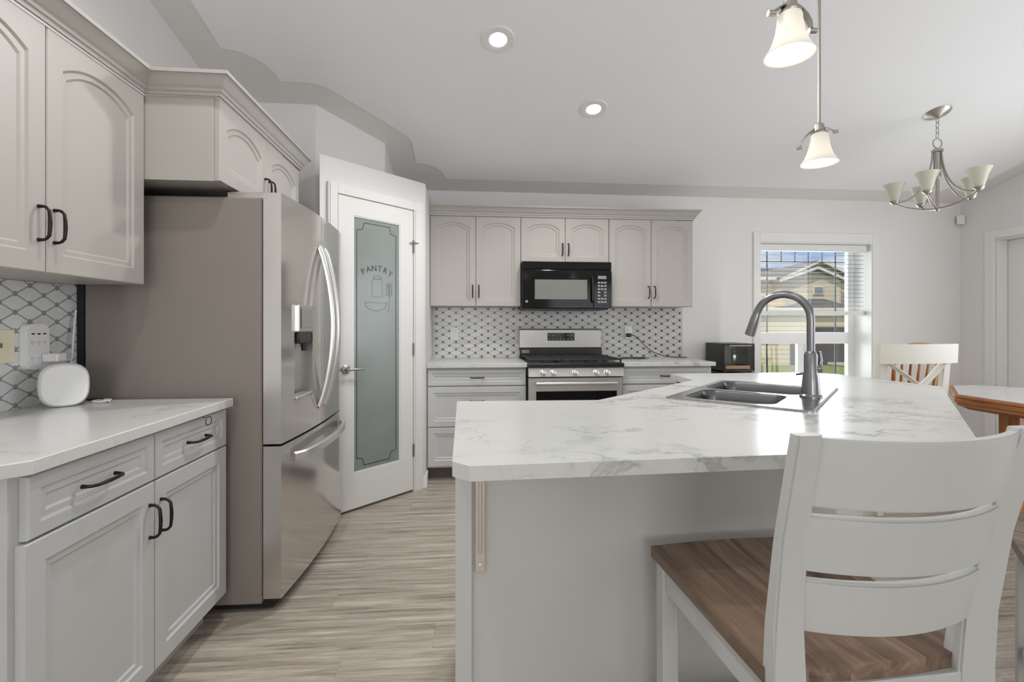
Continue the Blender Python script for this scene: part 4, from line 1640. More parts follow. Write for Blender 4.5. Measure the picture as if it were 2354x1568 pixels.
# ================================================================== COUNTER STOOLS
def make_stool(name, label, loc, rotz, group):
    """local: x to the right, +y toward the seat front, origin at the rear left seat corner on the floor"""
    t = thing(name, label, 'stool', (loc[0], loc[1], 0), rotz, group)
    Wd, Dp, SZ = 0.432, 0.44, 0.62
    # seat: saddle of boards
    bm = NB()
    nx, ny = 12, 10
    top = []
    x0, x1 = -0.004, Wd + 0.004
    for j in range(ny + 1):
        y = -0.004 + (Dp + 0.02) * j / ny
        r = []
        for i in range(nx + 1):
            q = 2 * i / nx - 1
            x = x0 + (x1 - x0) * i / nx
            yy = y + (0.012 * (1 - q * q) if j == ny else 0) - (0.018 * (1 - q * q) if j == 0 else 0)
            z = SZ - 0.010 * (1 - q * q) * sin(pi * min(1, max(0, (j / ny)))) ** 0.5
            r.append((x, yy, z))
        top.append(r)
    TV = [[bm.verts.new(p) for p in r] for r in top]
    BV = [[bm.verts.new((p[0], p[1], SZ - 0.026)) for p in r] for r in top]
    for j in range(ny):
        for i in range(nx):
            bm.faces.new((TV[j][i], TV[j][i + 1], TV[j + 1][i + 1], TV[j + 1][i]))
            bm.faces.new((BV[j][i], BV[j + 1][i], BV[j + 1][i + 1], BV[j][i + 1]))
    for j in range(ny):
        for i in (0, nx):
            bm.faces.new((TV[j][i], TV[j + 1][i], BV[j + 1][i], BV[j][i]))
    for i in range(nx):
        for j in (0, ny):
            bm.faces.new((TV[j][i], BV[j][i], BV[j][i + 1], TV[j][i + 1]))
    obj('seat', bm, M['seat_wood'], t, 40, label='brown distressed wood seat')
    # front legs
    for x in (0.0, Wd - 0.042):
        bm = NB()
        box(bm, x, x + 0.042, Dp - 0.05, Dp - 0.008, 0.0, SZ - 0.0265, 0.003)
        obj('leg', bm, M['stool_white'], t)
    # rear legs run up into the raked back posts
    for s, x in ((0, 0.0), (1, Wd)):
        bm = NB()
        levels = [(0.0, -0.01, 0.050), (0.35, 0.006, 0.056), (0.60, 0.006, 0.058), (0.70, 0.000, 0.056), (0.85, -0.022, 0.050), (1.036, -0.062, 0.043)]
        rings = []
        for z, yb, w_ in levels:
            dpt = 0.036 if z < 0.65 else (0.030 if z < 0.8 else 0.024)
            out_ = 0.030 * max(0, (z - 0.6) / 0.43)
            xa, xb = (x, x + w_) if s == 0 else (x - w_ * 1.3 + out_, x + out_)
            rings.append([bm.verts.new((a, yb + b, z)) for a, b in ((xa, -dpt), (xb, -dpt), (xb, 0), (xa, 0))])
        for A_, B_2 in zip(rings, rings[1:]):
            for i in range(4):
                bm.faces.new((A_[i], A_[(i + 1) % 4], B_2[(i + 1) % 4], B_2[i]))
        bm.faces.new(list(reversed(rings[0])))
        bm.faces.new(rings[-1])
        bmesh.ops.bevel(bm, geom=[e_ for e_ in bm.edges if abs(e_.verts[0].co.z - e_.verts[1].co.z) > 0.05], offset=0.004, segments=2, affect='EDGES')
        obj('leg', bm, M['stool_white'], t, 40)
    # three curved slats
    for (z0, z1, bow) in ((0.914, 1.030, 0.052), (0.800, 0.899, 0.048), (0.690, 0.784, 0.044)):
        bm = NB()
        N = 20
        rings = []
        for i in range(N + 1):
            q = i / N
            x = 0.036 + (Wd - 0.080 + 0.030 * (z1 - 0.6) / 0.43) * q
            cv = -bow * (1 - (2 * q - 1) ** 2)
            sec = []
            for z, off in ((z0, 0), (z1, 0), (z1, 1), (z0, 1)):
                yb = (-0.002 - max(0, (z - 0.70)) * 0.183) + 0.004
                sec.append((x, yb + cv - (0 if off else 0.019), z))
            rings.append([bm.verts.new(p) for p in sec])
        for A_, B_2 in zip(rings, rings[1:]):
            for i in range(4):
                bm.faces.new((A_[i], A_[(i + 1) % 4], B_2[(i + 1) % 4], B_2[i]))
        bm.faces.new(list(reversed(rings[0])))
        bm.faces.new(rings[-1])
        bmesh.ops.bevel(bm, geom=[e_ for e_ in bm.edges if abs(e_.verts[0].co.x - e_.verts[1].co.x) > 0.005 and abs(e_.verts[0].co.z - e_.verts[1].co.z) < 1e-4], offset=0.003, segments=2, affect='EDGES')
        obj('slat', bm, M['stool_white'], t, 50)
    bm = NB()
    zA = SZ - 0.0265
    box(bm, 0.006, 0.028, 0.004, Dp - 0.05, zA - 0.062, zA, 0.002)
    box(bm, Wd - 0.028, Wd - 0.006, 0.004, Dp - 0.05, zA - 0.062, zA, 0.002)
    box(bm, 0.042, Wd - 0.042, Dp - 0.034, Dp - 0.014, zA - 0.062, zA, 0.002)
    box(bm, 0.046, Wd - 0.046, -0.028, -0.006, zA - 0.062, zA, 0.002)
    obj('apron', bm, M['stool_white'], t)
    for (x0_, x1_, y0_, y1_, z_) in ((0.010, 0.032, 0.0, Dp - 0.05, 0.27), (Wd - 0.032, Wd - 0.010, 0.0, Dp - 0.05, 0.27),
                                    (0.042, Wd - 0.042, Dp - 0.040, Dp - 0.018, 0.20), (0.046, Wd - 0.046, -0.03, -0.008, 0.30)):
        bm = NB()
        box(bm, x0_, x1_, y0_, y1_, z_ - 0.018, z_ + 0.018, 0.002)
        obj('stretcher', bm, M['stool_white'], t)
    return t


st1 = make_stool('counter_stool', 'white ladder back counter stool with brown wood seat in the foreground', (0.507, 0.793), radians(2.5), 'counter stools at the island')
st2 = dup(st1, (1.715, 0.765, 0), radians(45), 'white counter stool at the right edge with only seat corner and rungs showing', 'counter stools at the island')


# ================================================================== LIGHT FITTINGS
def recessed(label, x, y, power):
    z = pz(x, y) - 0.004
    t = thing('recessed_light', label, 'ceiling light', (x, y, z), rot=(-math.atan(KC), 0, 0), group='recessed ceiling lights')
    bm = NB()
    lathe(bm, [(0.050, -0.004), (0.060, -0.008), (0.090, -0.006), (0.095, -0.001), (0.095, 0.0), (0.05, 0.0)], 40)
    obj('trim_ring', bm, M['trim'], t, 40)
    bm = NB()
    lathe(bm, [(0, -0.005), (0.0495, -0.004), (0.0495, 0.0)], 32)
    obj('lens', bm, M['lamp_lens'], t, 40)
    l = light('recessed_glow', 'SPOT', (0, 0, -0.012), power, (1.0, 0.99, 0.978), rot=(0, 0, 0), spot_size=radians(165), spot_blend=0.6, shadow_soft_size=0.05)
    l.parent = t
    return t


recessed('bright round recessed light in the ceiling, nearer one above the aisle', 0.164, 2.715, 68)
recessed('bright round recessed light in the ceiling, farther one before the range', 0.852, 3.246, 68)
recessed('added round recessed light, unseen, over the left counter, past the top of the photo', -0.55, 1.50, 64)  # lamp added to brighten the left cabinets, counter and floor
recessed('added round recessed light, unseen, behind the camera near the left wall', -0.55, 0.20, 64)  # second added lamp for the left side, out of view


def pendant(label, x, y, zb, rr, swing, power):
    """bell shade on a rod with a curled strap arm"""
    ztop = pz(x, y) - 0.004
    t = thing('pendant_light', label, 'pendant lamp', (x, y, zb), swing, 'bell pendant lights over the island')
    H = 0.125 * rr / 0.072
    bm = NB()
    k = rr / 0.072
    outp = [(0.030, 0.125), (0.034, 0.118), (0.036, 0.095), (0.040, 0.07), (0.047, 0.045), (0.057, 0.022), (0.068, 0.006), (0.072, 0.0)]
    inn = [(r - 0.003, z + 0.0005) for r, z in reversed(outp)]
    lathe(bm, [(r * k, z * k) for r, z in outp] + [(r * k, z * k) for r, z in inn] + [(0.030 * k, 0.125 * k)], 40)
    obj('shade', bm, M['shade_lit'], t, 60)
    bm = NB()
    lathe(bm, [(0, 0.03), (0.018, 0.034), (0.027, 0.052), (0.024, 0.072), (0.014, 0.088), (0.012, 0.10), (0, 0.10)], 20)
    obj('bulb', bm, M['bulb'], t, 60)
    bm = NB()
    lathe(bm, [(0, 0.122 * k), (0.030 * k, 0.1245 * k), (0.032 * k, 0.13 * k), (0.020, 0.138 * k), (0.016, 0.165 * k), (0.008, 0.172 * k), (0, 0.172 * k)], 24)
    obj('socket_cap', bm, M['nickel'], t, 40)
    # curled strap arching over the shade: short side with a knob, long side sweeping lower
    cp_ = [(-0.056, -0.026), (-0.046, -0.020), (-0.034, -0.012), (-0.018, -0.004), (0.0, 0.0), (0.018, -0.003), (0.036, -0.014), (0.052, -0.030), (0.064, -0.050), (0.071, -0.072)]
    bm = NB()
    za = 0.150 * k
    prev = None
    for q_i, (x_, z_) in enumerate(cp_):
        hw = 0.010 if 0 < q_i < len(cp_) - 1 else 0.007
        yo = 0.010 * (q_i / (len(cp_) - 1) - 0.44)
        ring = [bm.verts.new((x_ * k, yo + a_, za + z_ * k + b_)) for a_, b_ in ((-hw, 0.0), (hw, 0.0), (hw, 0.004), (-hw, 0.004))]
        if prev:
            for i in range(4):
                bm.faces.new((prev[i], prev[(i + 1) % 4], ring[(i + 1) % 4], ring[i]))
        else:
            bm.faces.new(ring)
        prev = ring
    bm.faces.new(prev)
    obj('strap_arm', bm, M['nickel'], t, 50)
    for (x_, z_), dx_ in ((cp_[0], -1), (cp_[-1], 1)):
        bm = NB()
        c_ = Vector((x_ * k, 0.010 * (0.56 if dx_ > 0 else -0.44), za + z_ * k))
        tube(bm, [c_ + Vector((-0.008 * dx_, 0, 0.0)), c_ + Vector((0.010 * dx_, 0, 0.0))], 0.0075, 14)
        obj('knob', bm, M['nickel'], t, 40)
    bm = NB()
    tube(bm, [(0, 0, 0.170 * k), (0, 0, ztop - zb - 0.02)], 0.0055, 12)
    obj('rod', bm, M['nickel'], t, 60)
    bm = NB()
    T_ = Matrix.Translation((0, 0, ztop - zb)) @ Matrix.Rotation(-swing, 4, 'Z') @ Matrix.Rotation(-math.atan(KC), 4, 'X')
    lathe(bm, [(0, -0.03), (0.02, -0.028), (0.055, -0.012), (0.062, -0.001), (0.062, 0.0), (0, 0.0)], 32, T_)
    obj('canopy', bm, M['nickel'], t, 40)
    l = light('pendant_glow', 'POINT', (0, 0, 0.02), power, (1.0, 0.92, 0.80), shadow_soft_size=0.025)
    l.parent = t
    return t


pendant('bell shaped frosted pendant light cut by the top edge of the photo', 0.807, 1.152, 1.889, 0.0605, radians(-5), 0.3)
pendant('smaller looking bell pendant light on a long rod in front of the ceiling', 1.353, 1.758, 1.834, 0.066, radians(140), 0.35)

# chandelier
CX, CY = 3.310, 3.143
CZH = 2.035
ch = thing('chandelier', 'brushed nickel chandelier with upturned ivory glass shades over the dining table', 'chandelier', (CX, CY, CZH), 0.0)
ztop = pz(CX, CY) - 0.004
bm = NB()
T_ = Matrix.Translation((0, 0, ztop - CZH)) @ Matrix.Rotation(-math.atan(KC), 4, 'X')
lathe(bm, [(0, -0.04), (0.012, -0.038), (0.03, -0.026), (0.07, -0.012), (0.08, -0.001), (0.08, 0), (0, 0)], 32, T_)
obj('canopy', bm, M['nickel'], ch, 40)
bm = NB()
zc0, zc1 = 0.50, ztop - CZH - 0.035
nl = 4
for i in range(nl):
    za = zc0 + (zc1 - zc0) * i / nl - 0.004
    zb_ = zc0 + (zc1 - zc0) * (i + 1) / nl + 0.004
    m_ = (za + zb_) / 2
    hh = (zb_ - za) / 2
    pts = []
    for k in range(14):
        a = 2 * pi * k / 14
        o_ = 0.010 * cos(a)
        pts.append(((o_, 0, m_ + hh * sin(a)) if i % 2 else (0, o_, m_ + hh * sin(a))))
    tube(bm, pts, 0.0025, 6, closed=True)
obj('chain', bm, M['nickel'], ch, 60)
bm = NB()
tube(bm, [(0.034 * cos(2 * pi * k / 20), 0, 0.462 + 0.034 * sin(2 * pi * k / 20)) for k in range(20)], 0.004, 8, closed=True)
obj('ring', bm, M['nickel'], ch, 60)
bm = NB()
lathe(bm, [(0, 0.43), (0.012, 0.428), (0.034, 0.415), (0.034, 0.40), (0.022, 0.395), (0.022, 0.22), (0.012, 0.21), (0.009, 0.02), (0.016, 0.01), (0.018, -0.005), (0.008, -0.02), (0, -0.022)], 24)
obj('stem', bm, M['nickel'], ch, 40)
for k in range(5):
    a = 2 * pi * k / 5 + radians(-5.1)
    dv = Vector((cos(a), sin(a), 0))
    bm = NB()
    up_pts = []
    for i in range(17):
        q = i / 16
        r_ = 0.026 + 0.200 * q ** 1.7
        z_ = 0.40 * (1 - q) ** 1.7 + 0.075 * q
        up_pts.append(dv * r_ + Vector((0, 0, z_)))
    tube(bm, up_pts, 0.007, 8, flat=0.6)
    lo_pts = []
    for i in range(15):
        q = i / 14
        lo_pts.append(dv * (0.012 + 0.245 * q) + Vector((0, 0, 0.0 + 0.078 * q ** 2.0)))
    tube(bm, lo_pts, 0.007, 8, flat=0.6)
    ar = obj('arm', bm, M['nickel'], ch, 60)
    bm = NB()
    c = dv * 0.24
    lathe(bm, [(0, 0.060), (0.012, 0.062), (0.028, 0.078), (0.030, 0.088), (0.016, 0.090), (0, 0.090)], 20, Matrix.Translation(c))
    obj('cup', bm, M['nickel'], ar, 40)
    bm = NB()
    outp = [(0.026, 0.090), (0.030, 0.100), (0.040, 0.135), (0.048, 0.165), (0.060, 0.195), (0.070, 0.212)]
    inn = [(r - 0.003, z + 0.0005) for r, z in reversed(outp)]
    lathe(bm, outp + inn + [outp[0]], 32, Matrix.Translation(c))
    obj('shade', bm, M['shade_off'], ar, 60)

# ================================================================== DINING CORNER
tb = thing('dining_table', 'honey oak pedestal dining table with clipped corners and white top at the right edge', 'table', (3.67, 2.32, 0))
hx, hy, cc = 0.53, 0.97, 0.42


def octo(d):
    return [(-hx + d + cc, -hy + d), (hx - d - cc, -hy + d), (hx - d, -hy + d + cc), (hx - d, hy - d - cc), (hx - d - cc, hy - d), (-hx + d + cc, hy - d), (-hx + d, hy - d - cc), (-hx + d, -hy + d + cc)]


bm = NB()
levels = [(0.012, 0.758), (0.004, 0.752), (0.0, 0.742), (0.006, 0.736), (0.002, 0.730), (0.002, 0.712), (0.010, 0.708), (0.012, 0.690), (0.03, 0.682), (0.05, 0.668)]
rings = [[bm.verts.new((x, y, z)) for x, y in octo(d)] for d, z in levels]
for A_, B_2 in zip(rings, rings[1:]):
    for i in range(8):
        bm.faces.new((A_[i], A_[(i + 1) % 8], B_2[(i + 1) % 8], B_2[i]))
bm.faces.new(rings[0])
bm.faces.new(list(reversed(rings[-1])))
obj('table_edge', bm, M['oak'], tb)
bm = NB()
prism(bm, octo(0.016), 0.7585, 0.762)
obj('tabletop', bm, M['table_white'], tb, label='white glossy table top')
for px_, py_ in ((-0.24, -0.42), (-0.24, 0.42), (0.24, -0.42), (0.24, 0.42)):
    bm = NB()
    box(bm, px_ - 0.06, px_ + 0.06, py_ - 0.06, py_ + 0.06, 0.05, 0.668, 0.006)
    obj('pedestal_column', bm, M['oak_v'], tb)
bm = NB()
for py_ in (-0.42, 0.42):
    box(bm, -0.42, 0.42, py_ - 0.045, py_ + 0.045, 0.0, 0.05, 0.008)
obj('foot_rail', bm, M['oak'], tb)

# white cross back chair behind the island end
wc = thing('cross_back_chair', 'cream painted cross back chair standing behind the right end of the island', 'chair', (2.845, 2.88, 0), radians(5))
cwd = 0.545
for x in (-cwd / 2, cwd / 2 - 0.045):
    bm = NB()
    rings = []
    for z, yb, dx_ in ((0, -0.02, -0.0), (0.6, 0.0, 0.0), (1.06, -0.05, 0.012 if x < 0 else -0.012)):
        rings.append([bm.verts.new((x + dx_ + a, yb + b, z)) for a, b in ((0, 0), (0.045, 0), (0.045, 0.035), (0, 0.035))])
    for A_, B_2 in zip(rings, rings[1:]):
        for i in range(4):
            bm.faces.new((A_[i], A_[(i + 1) % 4], B_2[(i + 1) % 4], B_2[i]))
    bm.faces.new(list(reversed(rings[0])))
    bm.faces.new(rings[-1])
    obj('leg', bm, M['cream_chair'], wc)
    bm = NB()
    box(bm, x, x + 0.045, 0.36, 0.40, 0, 0.60, 0.003)
    obj('leg', bm, M['cream_chair'], wc)
bm = NB()
N = 14
rings = []
for i in range(N + 1):
    q = 2 * i / N - 1
    x = q * (cwd / 2 + 0.022)
    yb = -0.045 - 0.035 * (1 - q * q)
    rings.append([bm.verts.new(p) for p in ((x, yb - 0.012, 0.965), (x, yb - 0.018, 1.088), (x, yb + 0.012, 1.088), (x, yb + 0.018, 0.965))])
for A_, B_2 in zip(rings, rings[1:]):
    for i in range(4):
        bm.faces.new((A_[i], A_[(i + 1) % 4], B_2[(i + 1) % 4], B_2[i]))
bm.faces.new(list(reversed(rings[0])))
bm.faces.new(rings[-1])
obj('top_rail', bm, M['cream_chair'], wc, 40)
for s in (-1, 1):
    bm = NB()
    pts = [(s * (cwd / 2 - 0.05) * (1 - 2 * q), -0.035 - 0.03 * sin(pi * q) + s * 0.006, 0.972 - 0.32 * q) for q in [i / 10 for i in range(11)]]
    tube(bm, pts, 0.024, 8, flat=0.45)
    obj('cross_brace', bm, M['cream_chair'], wc, 50)
bm = NB()
box(bm, -cwd / 2 + 0.045, cwd / 2 - 0.045, 0.0, 0.03, 0.64, 0.68, 0.003)
obj('lower_rail', bm, M['cream_chair'], wc)
bm = NB()
box(bm, -cwd / 2 + 0.003, cwd / 2 - 0.003, 0.037, 0.43, 0.6005, 0.64, 0.008)
obj('seat', bm, M['cream_chair'], wc)
bm = NB()
box(bm, -cwd / 2 + 0.01, -cwd / 2 + 0.035, 0.036, 0.36, 0.24, 0.27)
box(bm, cwd / 2 - 0.035, cwd / 2 - 0.01, 0.036, 0.36, 0.24, 0.27)
obj('stretcher', bm, M['cream_chair'], wc)

# oak chair beyond it
oc = thing('oak_dining_chair', 'honey oak dining chair with rounded crest beyond the cream chair', 'chair', (3.61, 4.04, 0), radians(178))
for x in (-0.20, 0.165):
    bm = NB()
    tube(bm, [(x + 0.018, 0.40, 0), (x + 0.018, 0.42, 0.45), (x + 0.018 + (0.02 if x > 0 else -0.02), 0.47, 0.98)], [0.016, 0.019, 0.014], 10)
    obj('leg', bm, M['oak_v'], oc, 50)
    bm = NB()
    tube(bm, [(x + 0.018, 0.03, 0), (x + 0.018, 0.05, 0.44)], [0.015, 0.02], 10)
    obj('leg', bm, M['oak_v'], oc, 50)
bm = NB()
N = 14
rings = []
for i in range(N + 1):
    q = 2 * i / N - 1
    x = q * 0.23
    yb = 0.475 + 0.02 * (1 - q * q)
    zt = 0.985 + 0.085 * (1 - abs(q) ** 2.4)
    rings.append([bm.verts.new(p) for p in ((x, yb - 0.01, 0.955), (x, yb + 0.012, 0.955), (x, yb + 0.014, zt), (x, yb - 0.008, zt))])
for A_, B_2 in zip(rings, rings[1:]):
    for i in range(4):
        bm.faces.new((A_[i], A_[(i + 1) % 4], B_2[(i + 1) % 4], B_2[i]))
bm.faces.new(list(reversed(rings[0])))
bm.faces.new(rings[-1])
obj('crest_rail', bm, M['oak'], oc, 40)
for i in range(5):
    x = -0.13 + i * 0.065
    bm = NB()
    tube(bm, [(x, 0.43, 0.47), (x * 1.08, 0.46, 0.75), (x * 1.15, 0.487, 0.96)], [0.009, 0.012, 0.008], 8)
    obj('spindle', bm, M['oak_v'], oc, 50)
bm = NB()
prism(bm, rrect(-0.22, 0.22, 0.0, 0.45, 0.05), 0.44, 0.472, bev=0.006)
obj('seat', bm, M['oak'], oc)

# black glass-front countertop oven on a small stand past the end of the counter
sdn = thing('appliance_stand', 'low black stand under the glass fronted oven by the window', 'stand', (2.335, 4.15, 0))
bm = NB()
box(bm, -0.16, 0.16, -0.185, 0.19, 0.775, 0.795, 0.003)
obj('shelf_top', bm, M['black'], sdn)
for x in (-0.155, 0.125):
    for y in (-0.18, 0.155):
        bm = NB()
        box(bm, x, x + 0.03, y, y + 0.03, 0, 0.775)
        obj('leg', bm, M['black'], sdn)
ao = thing('toaster_oven', 'black countertop oven with clear glass front between the far counter and the window', 'oven', (2.335, 4.15, 0.7955), 0)
bm = NB()
box(bm, -0.140, -0.128, -0.16, 0.17, 0.012, 0.252, 0.004)
box(bm, -0.128, 0.128, 0.145, 0.17, 0.012, 0.252)
box(bm, -0.128, 0.128, -0.16, 0.145, 0.236, 0.252)
box(bm, -0.128, 0.128, -0.16, 0.145, 0.012, 0.026)
box(bm, 0.128, 0.140, -0.16, 0.17, 0.012, 0.252, 0.004)
for x in (-0.13, 0.105):
    for y in (-0.13, 0.13):
        box(bm, x, x + 0.025, y, y + 0.02, 0.0, 0.012)
obj('housing', bm, M['black'], ao)
bm = NB()
box(bm, -0.06, 0.127, 0.10, 0.144, 0.0265, 0.2355)
obj('reflection_backing', bm, M['steel_light'], ao)  # pale block added to imitate bright reflections in the glass
bm = NB()
box(bm, -0.136, 0.136, -0.168, -0.1605, 0.018, 0.246, 0.002)
obj('glass_door', bm, M['clear_glass'], ao)
bm = NB()
box(bm, -0.10, 0.10, -0.182, -0.1685, 0.228, 0.240, 0.003)
obj('door_handle', bm, M['grey_plastic'], ao)
bm = NB()
box(bm, -0.11, 0.11, -0.13, 0.12, 0.030, 0.036)
box(bm, -0.11, 0.11, -0.135, -0.128, 0.030, 0.060)
obj('drip_pan', bm, Mat('copper_pan', srgb(222, 176, 146), 0.4, 0.3).m, ao, 40)
bm = NB()
lathe(bm, [(0, 0), (0.012, 0), (0.022, 0.02), (0.030, 0.07), (0.022, 0.09), (0.014, 0.10), (0.024, 0.12), (0, 0.13)], 20, Matrix.Translation((0.02, -0.03, 0.07)))
obj('rotor', bm, M['handle_steel'], ao, 40)

# motion sensor in the far right corner
ms = thing('motion_sensor', 'small white motion sensor high in the far right corner', 'sensor', (XR - 0.034, D - 0.034, 2.20), radians(-45))
bm = NB()
box(bm, -0.03, 0.03, -0.03, 0.012, 0, 0.09, 0.008, 2)
obj('housing', bm, M['white_plastic'], ms, 40)
bm = NB()
box(bm, -0.02, 0.02, -0.034, -0.0302, 0.01, 0.05, 0.001)
obj('lens', bm, M['slat'], ms)

# ================================================================== SMALL THINGS
# far wall outlets
def outlet(label, x, z, gm):
    t = thing('wall_outlet', label, 'outlet', (x, D - 0.0092, z))
    bm = NB()
    box(bm, -0.036, 0.036, -0.005, -0.0003, -0.058, 0.058, 0.002)
    obj('cover_plate', bm, M['white_plastic'], t)
    for s in (-1, 1):
        bm = NB()
        lathe(bm, [(0, 0.0052), (0.016, 0.0052), (0.016, 0.008), (0, 0.008)], 18, Matrix.Translation((0, 0, s * 0.022)) @ Rx)
        for dx_ in (-0.006, 0.006):
            box(bm, dx_ - 0.001, dx_ + 0.001, -0.0085, -0.0081, s * 0.022 - 0.003, s * 0.022 + 0.005, mi=1)
        obj('socket', bm, [gm, M['black']], t, 40)
    return t


outlet('white double outlet on the tile between pantry and range', -0.130, 1.13, M['white_plastic'])
outlet('white double outlet on the tile right of the range, feeding a black plug', 1.478, 1.14, M['white_plastic'])
pl = thing('power_plug', 'black plug with cord in the outlet right of the range', 'plug', (1.478, D - 0.0175, 1.116))
bm = NB()
box(bm, -0.028, 0.016, -0.040, -0.0003, -0.018, 0.016, 0.004)
obj('plug_body', bm, M['black'], pl)
bm = NB()
wx = [(0.012, -0.02, 0.0), (0.04, -0.035, -0.004), (0.09, -0.045, -0.045), (0.14, -0.05, -0.10), (0.20, -0.055, -0.150), (0.27, -0.07, -0.178), (0.33, -0.09, -0.194), (0.40, -0.08, -0.2010), (0.46, -0.10, -0.2010), (0.50, -0.13, -0.2010)]
tube(bm, wx, 0.0036, 8)
obj('cord', bm, M['black'], pl, 60)
cd = NB()
pp = []
for i in range(40):
    a = i / 39 * 4 * pi
    pp.append((1.46 + 0.11 * cos(a) + 0.02 * sin(a * 1.7), D - 0.24 + 0.045 * sin(a) + 0.01 * cos(2.3 * a), 0.9145 + 0.0035 * (1 + sin(a * 1.5))))
tube(cd, pp, 0.0026, 6)
tag(obj('charging_cord', cd, M['black'], None, 60), 'loose coil of thin dark cord on the counter below the right outlet', 'cord')

# left wall: switch plate, surge tap, adapter, router, cables
XT = XL + 0.0092
sw = thing('switch_plate', 'cream switch plate on the left tile at the edge of the photo', 'switch', (XT, 1.788, 1.135), R90)
bm = NB()
box(bm, -0.060, 0.060, -0.006, -0.0003, -0.058, 0.058, 0.002)
obj('cover_plate', bm, M['cream_plastic'], sw)
bm = NB()
box(bm, -0.005, 0.005, -0.016, -0.0062, -0.004, 0.012, 0.002)
obj('toggle', bm, Mat('toggle_brown', srgb(120, 108, 78), 0.5).m, sw)
sg = thing('surge_tap', 'white multi outlet surge tap plugged into the left tile wall', 'power tap', (XT, 1.915, 1.13), R90)
bm = NB()
prof = rrect(-0.045, 0.045, -0.083, 0.083, 0.02)
prism(bm, prof, 0.0003, 0.029, Matrix(((1, 0, 0, 0), (0, 0, -1, 0), (0, 1, 0, 0), (0, 0, 0, 1))), bev=0.003)
obj('housing', bm, M['white_plastic'], sg)
bm = NB()
for i in range(3):
    box(bm, -0.030 + i * 0.024, -0.018 + i * 0.024, -0.0298, -0.0292, 0.044, 0.049)
obj('usb_port', bm, M['black'], sg)
bm = NB()
for j in range(2):
    for i in range(3):
        if j == 0 and i == 2:
            continue
        x = -0.026 + i * 0.025
        z = 0.012 - (1 - j) * 0.058
        for dx_ in (-0.004, 0.004):
            box(bm, x + dx_ - 0.0008, x + dx_ + 0.0008, -0.0296, -0.0292, z, z + 0.008)
        box(bm, x - 0.001, x + 0.001, -0.0296, -0.0292, z - 0.007, z - 0.004)
obj('socket_slots', bm, M['grey_plastic'], sg)
ad = thing('power_adapter', 'small white block adapter plugged into the surge tap', 'adapter', (XT + 0.030, 1.945, 1.088), R90)
bm = NB()
box(bm, -0.022, 0.022, -0.055, -0.0003, -0.016, 0.016, 0.004)
obj('block', bm, M['white_plastic'], ad)
bm = NB()
tube(bm, [(0.021, -0.040, -0.004), (0.045, -0.042, -0.008), (0.08, -0.040, -0.03), (0.105, -0.034, -0.07), (0.118, -0.026, -0.12), (0.122, -0.02, -0.165), (0.120, -0.018, -0.1742)], 0.0022, 6)
obj('cord', bm, M['white_plastic'], ad, 60)

rt = thing('wifi_router', 'round cornered white router puck standing on edge on the left counter', 'router', (-1.475, 1.905, 0.9115), radians(46))
bm = NB()


def superell(rx, rz_, n=48, e_=2.8):
    p = []
    for i in range(n):
        a = 2 * pi * i / n
        c_, s_ = cos(a), sin(a)
        p.append((rx * abs(c_) ** (2 / e_) * (1 if c_ >= 0 else -1), rz_ * abs(s_) ** (2 / e_) * (1 if s_ >= 0 else -1)))
    return p


lev = [(-0.022, 0.80), (-0.026, 0.90), (-0.02, 0.98), (-0.010, 1.0), (0.012, 1.0), (0.024, 0.94), (0.028, 0.80)]
rings = []
for y, s in lev:
    rings.append([bm.verts.new((x * s, y, 0.079 + z * s)) for x, z in superell(0.070, 0.079)])
n = len(rings[0])
for A_, B_2 in zip(rings, rings[1:]):
    for i in range(n):
        bm.faces.new((A_[i], A_[(i + 1) % n], B_2[(i + 1) % n], B_2[i]))
bm.faces.new(rings[0])
bm.faces.new(rings[-1])
obj('housing', bm, M['white_plastic'], rt, 40)
bm = NB()
Ri = Matrix.Rotation(-radians(46), 4, 'Z')
wp = [(-1.492, 1.925, 0.985), (-1.52, 1.97, 1.01), (-1.55, 2.03, 1.04), (-1.566, 2.062, 1.10), (-1.574, 2.078, 1.16), (-1.580, 2.092, 1.22), (-1.584, 2.104, 1.27)]
tube(bm, [Ri @ (Vector(p) - Vector((-1.475, 1.905, 0.9115))) for p in wp], 0.0034, 8)
obj('cord', bm, M['white_plastic'], rt, 60)
cb = NB()
pp = []
for i in range(30):
    a = i / 29 * 3.2 * pi
    pp.append((-1.425 + 0.045 * sin(a) + 0.03 * i / 29, 1.995 + 0.035 * cos(a * 1.2), 0.9142 + 0.003 * (1 + sin(a))))
tube(cb, pp, 0.0024, 6)
tag(obj('loose_cable', cb, M['white_plastic'], None, 60), 'short loop of white cable lying on the left counter behind the router', 'cable')
cb = NB()
tube(cb, [(-1.49, 2.035, 0.9150), (-1.475, 2.04, 0.917), (-1.46, 2.043, 0.9150), (-1.445, 2.047, 0.9150)], 0.004, 8)
tag(obj('cable_plug', cb, M['black'], None, 60), 'tiny black cable end lying near the refrigerator on the left counter', 'plug')
hk = NB()
pp = [(-0.962, 1.845, 0.877), (-0.956, 1.842, 0.872)]
for i in range(15):
    a = radians(110 - 330 * i / 14)
    pp.append((-0.950, 1.862 + 0.020 * cos(a), 0.857 + 0.016 * sin(a)))
tube(hk, pp, 0.0014, 6)
tag(obj('wire_hook', hk, M['bronze'], None, 60), 'thin wire loop hanging under the left counter edge above the drawer', 'hook')

# ================================================================== OUTSIDE
dcam = 32.0


def out(u, v=None, d=dcam):
    """point of the view at camera depth d; returns x, y, z"""
    xc = (u - 1177) / F_PX * d
    x = xc * cos(YAW) + d * sin(YAW)
    y = -xc * sin(YAW) + d * cos(YAW)
    z = CAM_Z - ((v if v is not None else 747.36) - 747.36) / F_PX * d
    return x, y, z


